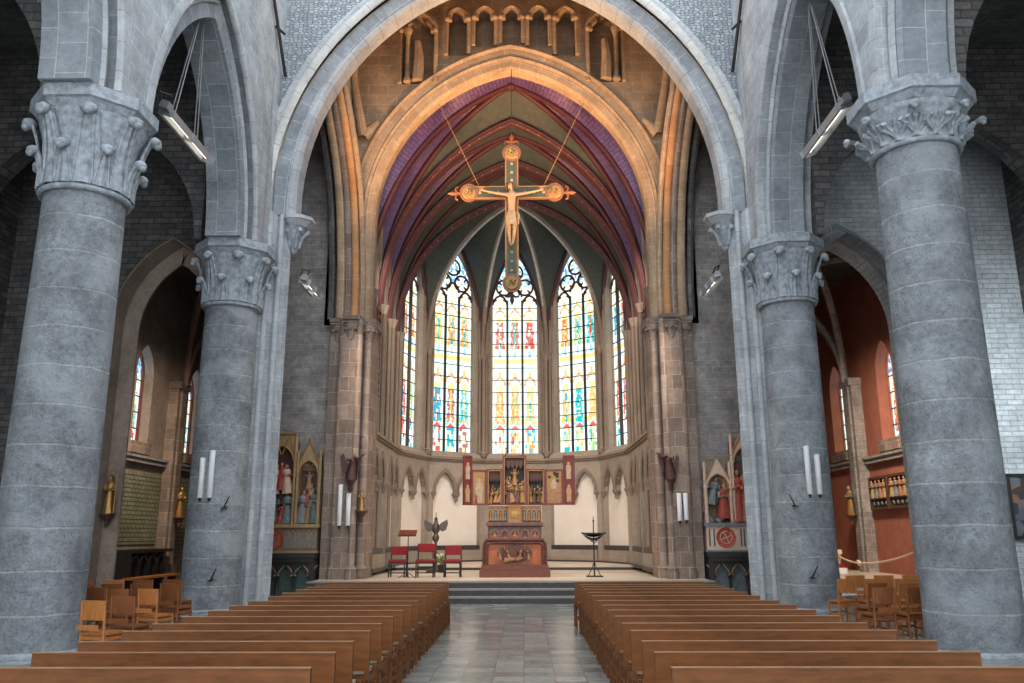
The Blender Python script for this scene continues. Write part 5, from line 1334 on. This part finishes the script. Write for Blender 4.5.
        m = MB(); ap = arch(hw_-.06, (hw_-.06)*1.3, zs_-.05, cx_, 8); n_ = len(ap)//2
        P = lambda q, b, t: V((q, t, b))
        gz = (zgable-1.23)
        top = (lambda q: gz) if flat else None
        if flat:
            m.prism([(b0, zs_-.05)]+ap[:n_+1]+[(cx_, gz), (b0, gz)], P, -.10, .16); m.prism([(cx_, gz)]+ap[n_:]+[(b1, zs_-.05), (b1, gz)], P, -.10, .16)
        else:
            m.prism([(b0, zs_-.05)]+ap[:n_+1]+[(cx_, gz), (b0, zs_+.15)], P, -.10, .06); m.prism([(cx_, gz)]+ap[n_:]+[(b1, zs_-.05), (b1, zs_+.15)], P, -.10, .06)
        m.build('gable', wood if s > 0 else 'ochre', a)
        e = MB()
        if flat:
            for q in (-.5, .5):
                e.tube([(cx_+q*hw_-hw_*.45, -.13, zs_+.15), (cx_+q*hw_, -.13, gz-.05), (cx_+q*hw_+hw_*.45, -.13, zs_+.15)], .022, 6)
            e.tube([(b0, -.13, gz), (b1, -.13, gz)], .03, 6)
        else:
            e.tube([(b0-.02, -.12, zs_+.12), (cx_, -.12, gz+.03), (b1+.02, -.12, zs_+.12)], .028, 6); e.tube([(cx_, -.12, gz), (cx_, -.12, gz+.16)], [.03, .008], 6); e.ball((cx_, -.12, gz+.09), .035, 6)
        e.tube([V((q, -.12, w_)) for q, w_ in ap], .02, 6)
        e.build('gilt_edge', 'goldpaint' if s < 0 else 'ochre', a, 50)
        # crested roof behind
        if not flat:
            m = MB(); m.prism([(b0, zs_), (b1, zs_), (b1-(.0 if s < 0 else .12), ztop-1.23), (b0+(.0 if s < 0 else .12), ztop-1.23)], P, .1, .22)
            if s < 0: m.box(b0, b1, .06, .22, ztop-1.23-.02, ztop-1.23+.04)
            m.build('backing_roof', 'bluegrey' if s > 0 else 'brownpanel', a)
            m = MB()
            for k in range(5):
                for sg in (-1, 1):
                    zz = zs_+.15+.14*k; xx = sg*hw_*(1-.0*k)
                    if zz < ztop-1.23-.06: m.box(*sorted((cx_+sg*(hw_-.03), cx_+sg*max(.05, hw_-.03-.28+.0*k)))[:2], .04, .10, zz, zz+.05)
            m.build('fretwork', 'redrobe' if s > 0 else 'ochre', a)
        if s > 0:
            m = MB(); m.tube([(b0+.1, .15, ztop-1.23), (b0+.05, .15, ztop-.75)], [.04, .006], 4); m.tube([(b1-.1, .15, ztop-1.23), (b1-.05, .15, ztop-.75)], [.04, .006], 4); m.tube([(b0+.1, .12, ztop-1.23), (b1-.1, .12, ztop-1.23)], .025, 5); m.tube([(b0+.12, .14, ztop-1.23+.3), (b1-.12, .14, ztop-1.23+.3)], .02, 5)
            m.tube([(b0, .1, zs_+.1), (b0+.1, .14, ztop-1.23)], .022, 5); m.tube([(b1, .1, zs_+.1), (b1-.1, .14, ztop-1.23)], .022, 5)
            m.build('spire', 'ochre', a)
        for (dx, dz, h, mats, ln, fc, arms) in fig:
            m = MB(); mini(m, cx_+dx, .02, z(2.05)+dz, h, lean=ln, face=-PI/2+fc, arms=arms, w=1.15); m.build('carved_figure', mats, a, 50)
    if s < 0:
        comp(5.56, 6.20, 3.98, 4.38, 0, [(-.17, 0, .95, ['bluegrey', 'teal', 'skin', 'hair'], .05, .3, 1), (.17, 0, 1.0, ['teal', 'bluegrey', 'skin', 'hair'], -.05, -.3, 1), (.0, .0, .8, ['brownrobe', 'brownrobe', 'skin', 'hair'], .1, 0, 1), (-.08, .55, .62, ['redrobe', 'brownrobe', 'skin', 'hair'], .3, .2, 2), (.14, .62, .6, ['ochre', 'brownrobe', 'skin', 'hair'], -.3, 0, 1), (0, .98, .5, ['brownrobe', 'teal', 'skin', 'hair'], 0, 0, 2)])
        comp(6.28, 7.1, 4.42, 4.62, 1, [(-.2, 0, .9, ['teal', 'bluegrey', 'skin', 'hair'], 0, .3, 1), (.2, 0, .92, ['bluegrey', 'teal', 'skin', 'hair'], 0, -.3, 1), (0, 0, .6, ['redrobe', 'redrobe', 'skin', 'hair'], .2, 0, 1), (-.22, .85, .85, ['peach', 'brownrobe', 'skin', 'hair'], .1, .2, 1), (.2, .85, .85, ['peach', 'redrobe', 'skin', 'hair'], -.1, 0, 1), (0, .95, .8, ['redrobe', 'brownrobe', 'skin', 'hair'], 0, 0, 2)], True)
        comp(7.14, 7.6, 3.98, 4.38, 0, [])
    else:
        comp(5.58, 6.30, 3.55, 3.88, 0, [(.16, .1, 1.0, ['redrobe', 'creamrobe', 'skin', 'hair'], 0, .4, 1), (-.2, .5, .78, ['bluegrey', 'bluegrey', 'skin', 'hair'], .25, -.2, 1), (-.05, .0, .55, ['bluegrey', 'hair', 'skin', 'hair'], .9, 0, 1), (.22, .75, .6, ['goldpaint', 'ochre', 'skin', 'goldpaint'], 0, 0, 2), (-.22, .0, .5, ['bluegrey', 'teal', 'skin', 'hair'], -.5, 0, 1)])
        comp(6.38, 7.2, 4.35, 4.78, 1, [(-.27, 0, 1.5, ['redrobe', 'brownrobe', 'skin', 'hair'], 0, 0, 1), (.0, 0, 1.6, ['brownrobe', 'redrobe', 'skin', 'hair'], 0, .2, 1), (.27, 0, 1.5, ['teal', 'redrobe', 'skin', 'hair'], 0, 0, 1)])
side_altar(-1); side_altar(1)

# ------------------------------------------------------------------ wall statues
def bracket(r, mat, w=.2, z=0):
    m = MB(); m.lathe([(.03, -.35), (.06, -.28), (.05, -.2), (w*.7, -.08), (w, -.03), (w, 0)], 10, (0, 0, z)); m.build('wall_bracket', mat, r, 40)
def statue(lab, loc, h, mats, brm, halo=None, face=-PI/2, staff=False, arms=1):
    r = thing('wall_statue', lab, 'statue', loc); bracket(r, brm)
    m = MB(); mini(m, 0, 0, 0, h, arms=arms, face=face, halo=halo, w=.82); m.build('robed_body', mats, r, 50)
    if staff: m = MB(); m.tube([(.2*h, -.1*h, 0), (.2*h, -.1*h, 1.05*h)], .015, 6); m.build('staff', mats[0], r)
    return r
statue('gilded robed statue on a bracket, on the stone jamb of the left chapel', (-10.42, 21.66, 2.28), .98, ['gold', 'goldpaint', 'gold', 'hair'], 'hair', staff=True)
statue('small gilded statue on the pilaster between the left chapel windows', (-11.68, 29.3, 2.35), 1.05, ['gold', 'goldpaint', 'gold', 'hair'], 'hair', face=-.4)
statue('dark gilt statue on the pilaster between the right chapel windows', (11.68, 29.3, 2.35), 1.0, ['goldpaint', 'teal', 'skin', 'hair'], 'hair', face=PI+.4)
statue('very small gilt statue on the inner side of the left chancel pier', (-4.27, 23.93, 2.4), .6, ['gold', 'ochre', 'skin', 'hair'], 'hair')
def winged(lab, x, s):
    r = thing('winged_statue', lab, 'statue', (x, 23.62, 3.25)); bracket(r, 'darkfig', .15)
    m = MB(); mini(m, 0, 0, 0, .72, lean=s*.12, arms=2, w=1.25); m.build('robed_body', ['darkfig', 'darkfig', 'brownrobe', 'hair'], r, 50)
    for sg, k in ((-1, 1), (1, .8)):
        m = MB(); m.prism([(0, 0), (sg*.14, .12), (sg*.26*k, .42*k), (sg*.34*k, .30*k), (sg*.3*k, .0), (sg*.2, -.25), (sg*.06, -.35)][::sg], lambda a, b, t: V((a, .08+t, .40+b*.85)), -.02, .02); m.build('wing', 'darkfig', r)
    m = MB(); m.tube([(s*.1, -.05, .62), (s*.24, -.1, .6), (s*.40, -.1, .72)], [.05, .04, .02], 6); m.build('raised_arm', 'darkfig', r)
winged('dark winged statue on the left chancel pier above white tubes', -4.55, 1)
winged('dark winged statue on the right chancel pier above white tubes', 4.52, -1)

# ------------------------------------------------------------------ left chapel: black arcaded altar bench ; right chapel: reliefs, rope, box, picture
r = thing('arcaded_altar_bench', 'black altar with round arches and pale bench board by the left chapel wall', 'altar', (-11.95, 27.2, 0))
m = MB(); m.box(-.3, .3, -1.8, 1.75, 1.2, 1.3); m.box(.0, .3, -1.8, -1.3, .0, 1.2); m.box(-.3, -.05, -1.8, 1.75, .0, 1.2); m.build('table', 'blackwood', r)
m = MB()
fr = Fr((.22, 0, 0), (0, 1, 0), (1, 0, 0))
for k in range(4):
    c = -.95+.62*k
    m.sweep([fr(a, z) for a, z in [(c-.24, 0.3)]+arch(.24, .3, .8, c, 8)+[(c+.24, .3)]], [(-.03, -.05), (-.03, .05), (.05, .05), (.05, -.05)], V((1, 0, 0)))
m.build('round_arch', 'black', r, 40)
m = MB(); m.box(.25, .62, -1.75, 1.75, .42, .48); m.build('bench_board', 'woodlt', r)
for y in (-1.5, -.5, .5, 1.5):
    m = MB(); m.prism([(.3, .0), (.55, .0), (.5, .2), (.6, .42), (.3, .42)], lambda a, b, t: V((a, t, b)), y-.06, y+.06); m.build('bench_foot', 'blackwood', r)
for i, (yy, lab) in enumerate(((28.05, 'farther dark framed relief of standing figures on the red chapel wall'), (26.55, 'nearer dark framed relief of standing figures on the red chapel wall'))):
    r = thing('framed_relief', lab, 'relief', (12.26, yy, 2.5))
    m = MB(); m.box(-.04, .02, -.68, .68, 0, 1.05); m.build('back_board', 'hair', r)
    m = MB()
    for a, b, c, d in ((-.7, -.62, 0, 1.08), (.62, .7, 0, 1.08), (-.62, .62, 0, .08), (-.62, .62, 1.0, 1.08), (-.62, .62, .32, .37)): m.box(-.12, .0, a, b, c, d)
    m.build('frame', 'hair', r)
    for k in range(4):
        m = MB(); mini(m, -.09, -.46+.31*k, .37, .6, face=PI, arms=1, w=1.1); m.build('carved_figure', [('ochre', 'brownrobe', 'bluegrey', 'ochre')[k], 'brownrobe', 'skin', 'hair'], r, 50)
        m = MB(); m.ball((-.06, -.46+.31*k, .2), .09, 8, (.5, 1, 1)); m.build('lower_boss', 'bluegrey', r, 50)
r = thing('barrier_rope', 'cream barrier rope with a knot across the red painted chapel', 'rope', (11, 26, .45))
pts = []
def rp(a, b, sag, n=14): return [V(a).lerp(V(b), k/n)-Z3*sag*4*(k/n)*(1-k/n) for k in range(n+1)]
A = rp((-.1, 2.75, .55), (-.1, 1.0, .37), .05)+rp((-.1, 1.0, .37), (-.05, -3.25, .88), .12)[1:]
m = MB(); m.tube(A, .03, 8); m.build('rope_line', 'rope', r, 60)
m = MB(); m.ball((-.1, 1.0, .36), .09, 8, (.8, 1.3, 1)); m.ball((-.1, 1.1, .42), .05, 8); m.build('knot', 'rope', r, 60)
m = MB(); m.box(-.16, -.04, 2.7, 2.82, 0, .66); m.box(-.2, 0, 2.66, 2.86, .6, .75); m.build('post', 'rope', r)
r = thing('red_offering_box', 'small red and white box by the rope post in the right chapel', 'box', (10.75, 28.3, .45))
m = MB(); m.box(-.2, .2, -.15, .15, 0, .18); m.build('base', 'page', r); m = MB(); m.box(-.18, .18, -.13, .13, .18, .3); m.build('lid', 'redcloth', r)
r = thing('framed_picture', 'dark framed picture on the pale brick wall at the right edge', 'picture', (13.55, 21.86, 1.62))
m = MB(); m.box(-.62, .62, -.03, .02, 0, 1.55); m.build('canvas', 'picture', r)
m = MB()
for a, b, c, d in ((-.68, -.6, -.06, 1.6), (.6, .68, -.06, 1.6), (-.6, .6, -.06, .02), (-.6, .6, 1.52, 1.6)): m.box(a, b, -.07, .03, c, d)
m.build('frame', 'blackwood', r)

# ------------------------------------------------------------------ lamps and added fill lights
def area(name, loc, target, size, power, color, shape='SQUARE', size_y=None, spread=PI):
    l = bpy.data.lights.new(name, 'AREA'); l.energy = power; l.color = color; l.size = size; l.spread = spread
    if size_y: l.shape = 'RECTANGLE'; l.size_y = size_y
    o = bpy.data.objects.new(name, l); COL.objects.link(o); o.location = loc
    o.rotation_euler = (V(target)-V(loc)).to_track_quat('-Z', 'Y').to_euler(); return o
WARM = (1, .55, .25); W2 = (1, .80, .62)
for s in (-1, 1):
    area('floodlight_lamp', (s*4.6, 22.3, 9.2), (-s*1.6, 24.5, 17.6), .8, 215, WARM, spread=1.5)
    area('chancel_fill', (s*3.6, 25.5, 11.5), (-s*1.5, 34.5, 3.0), .6, 165, W2, spread=1.9)  # unseen fill light added behind the arch to brighten the apse
    area('chancel_fill', (s*3.4, 25.6, 9.6), (0, 28.5, 16.0), .6, 12, W2, spread=2.2)  # weak unseen fill added for the vault, no fixture here
    area('floodlight_lamp', (s*4.9, 21.9, 8.4), (-s*2.4, 26.0, .5), .8, 95, (1, .80, .62), spread=1.6)
    area('chapel_fill', (s*9.6, 23.4, 8.0), (s*11.8, 28.5, 1.8), .8, 160 if s > 0 else 110, W2, spread=1.7)  # added fill light inside the chapel, without a fixture
area('aisle_fill', (10.4, 16.5, 6.5), (13.4, 21.9, 4.6), 1.2, 90, (.85, .95, 1), spread=1.6)  # added fill standing in for daylight on the right aisle wall
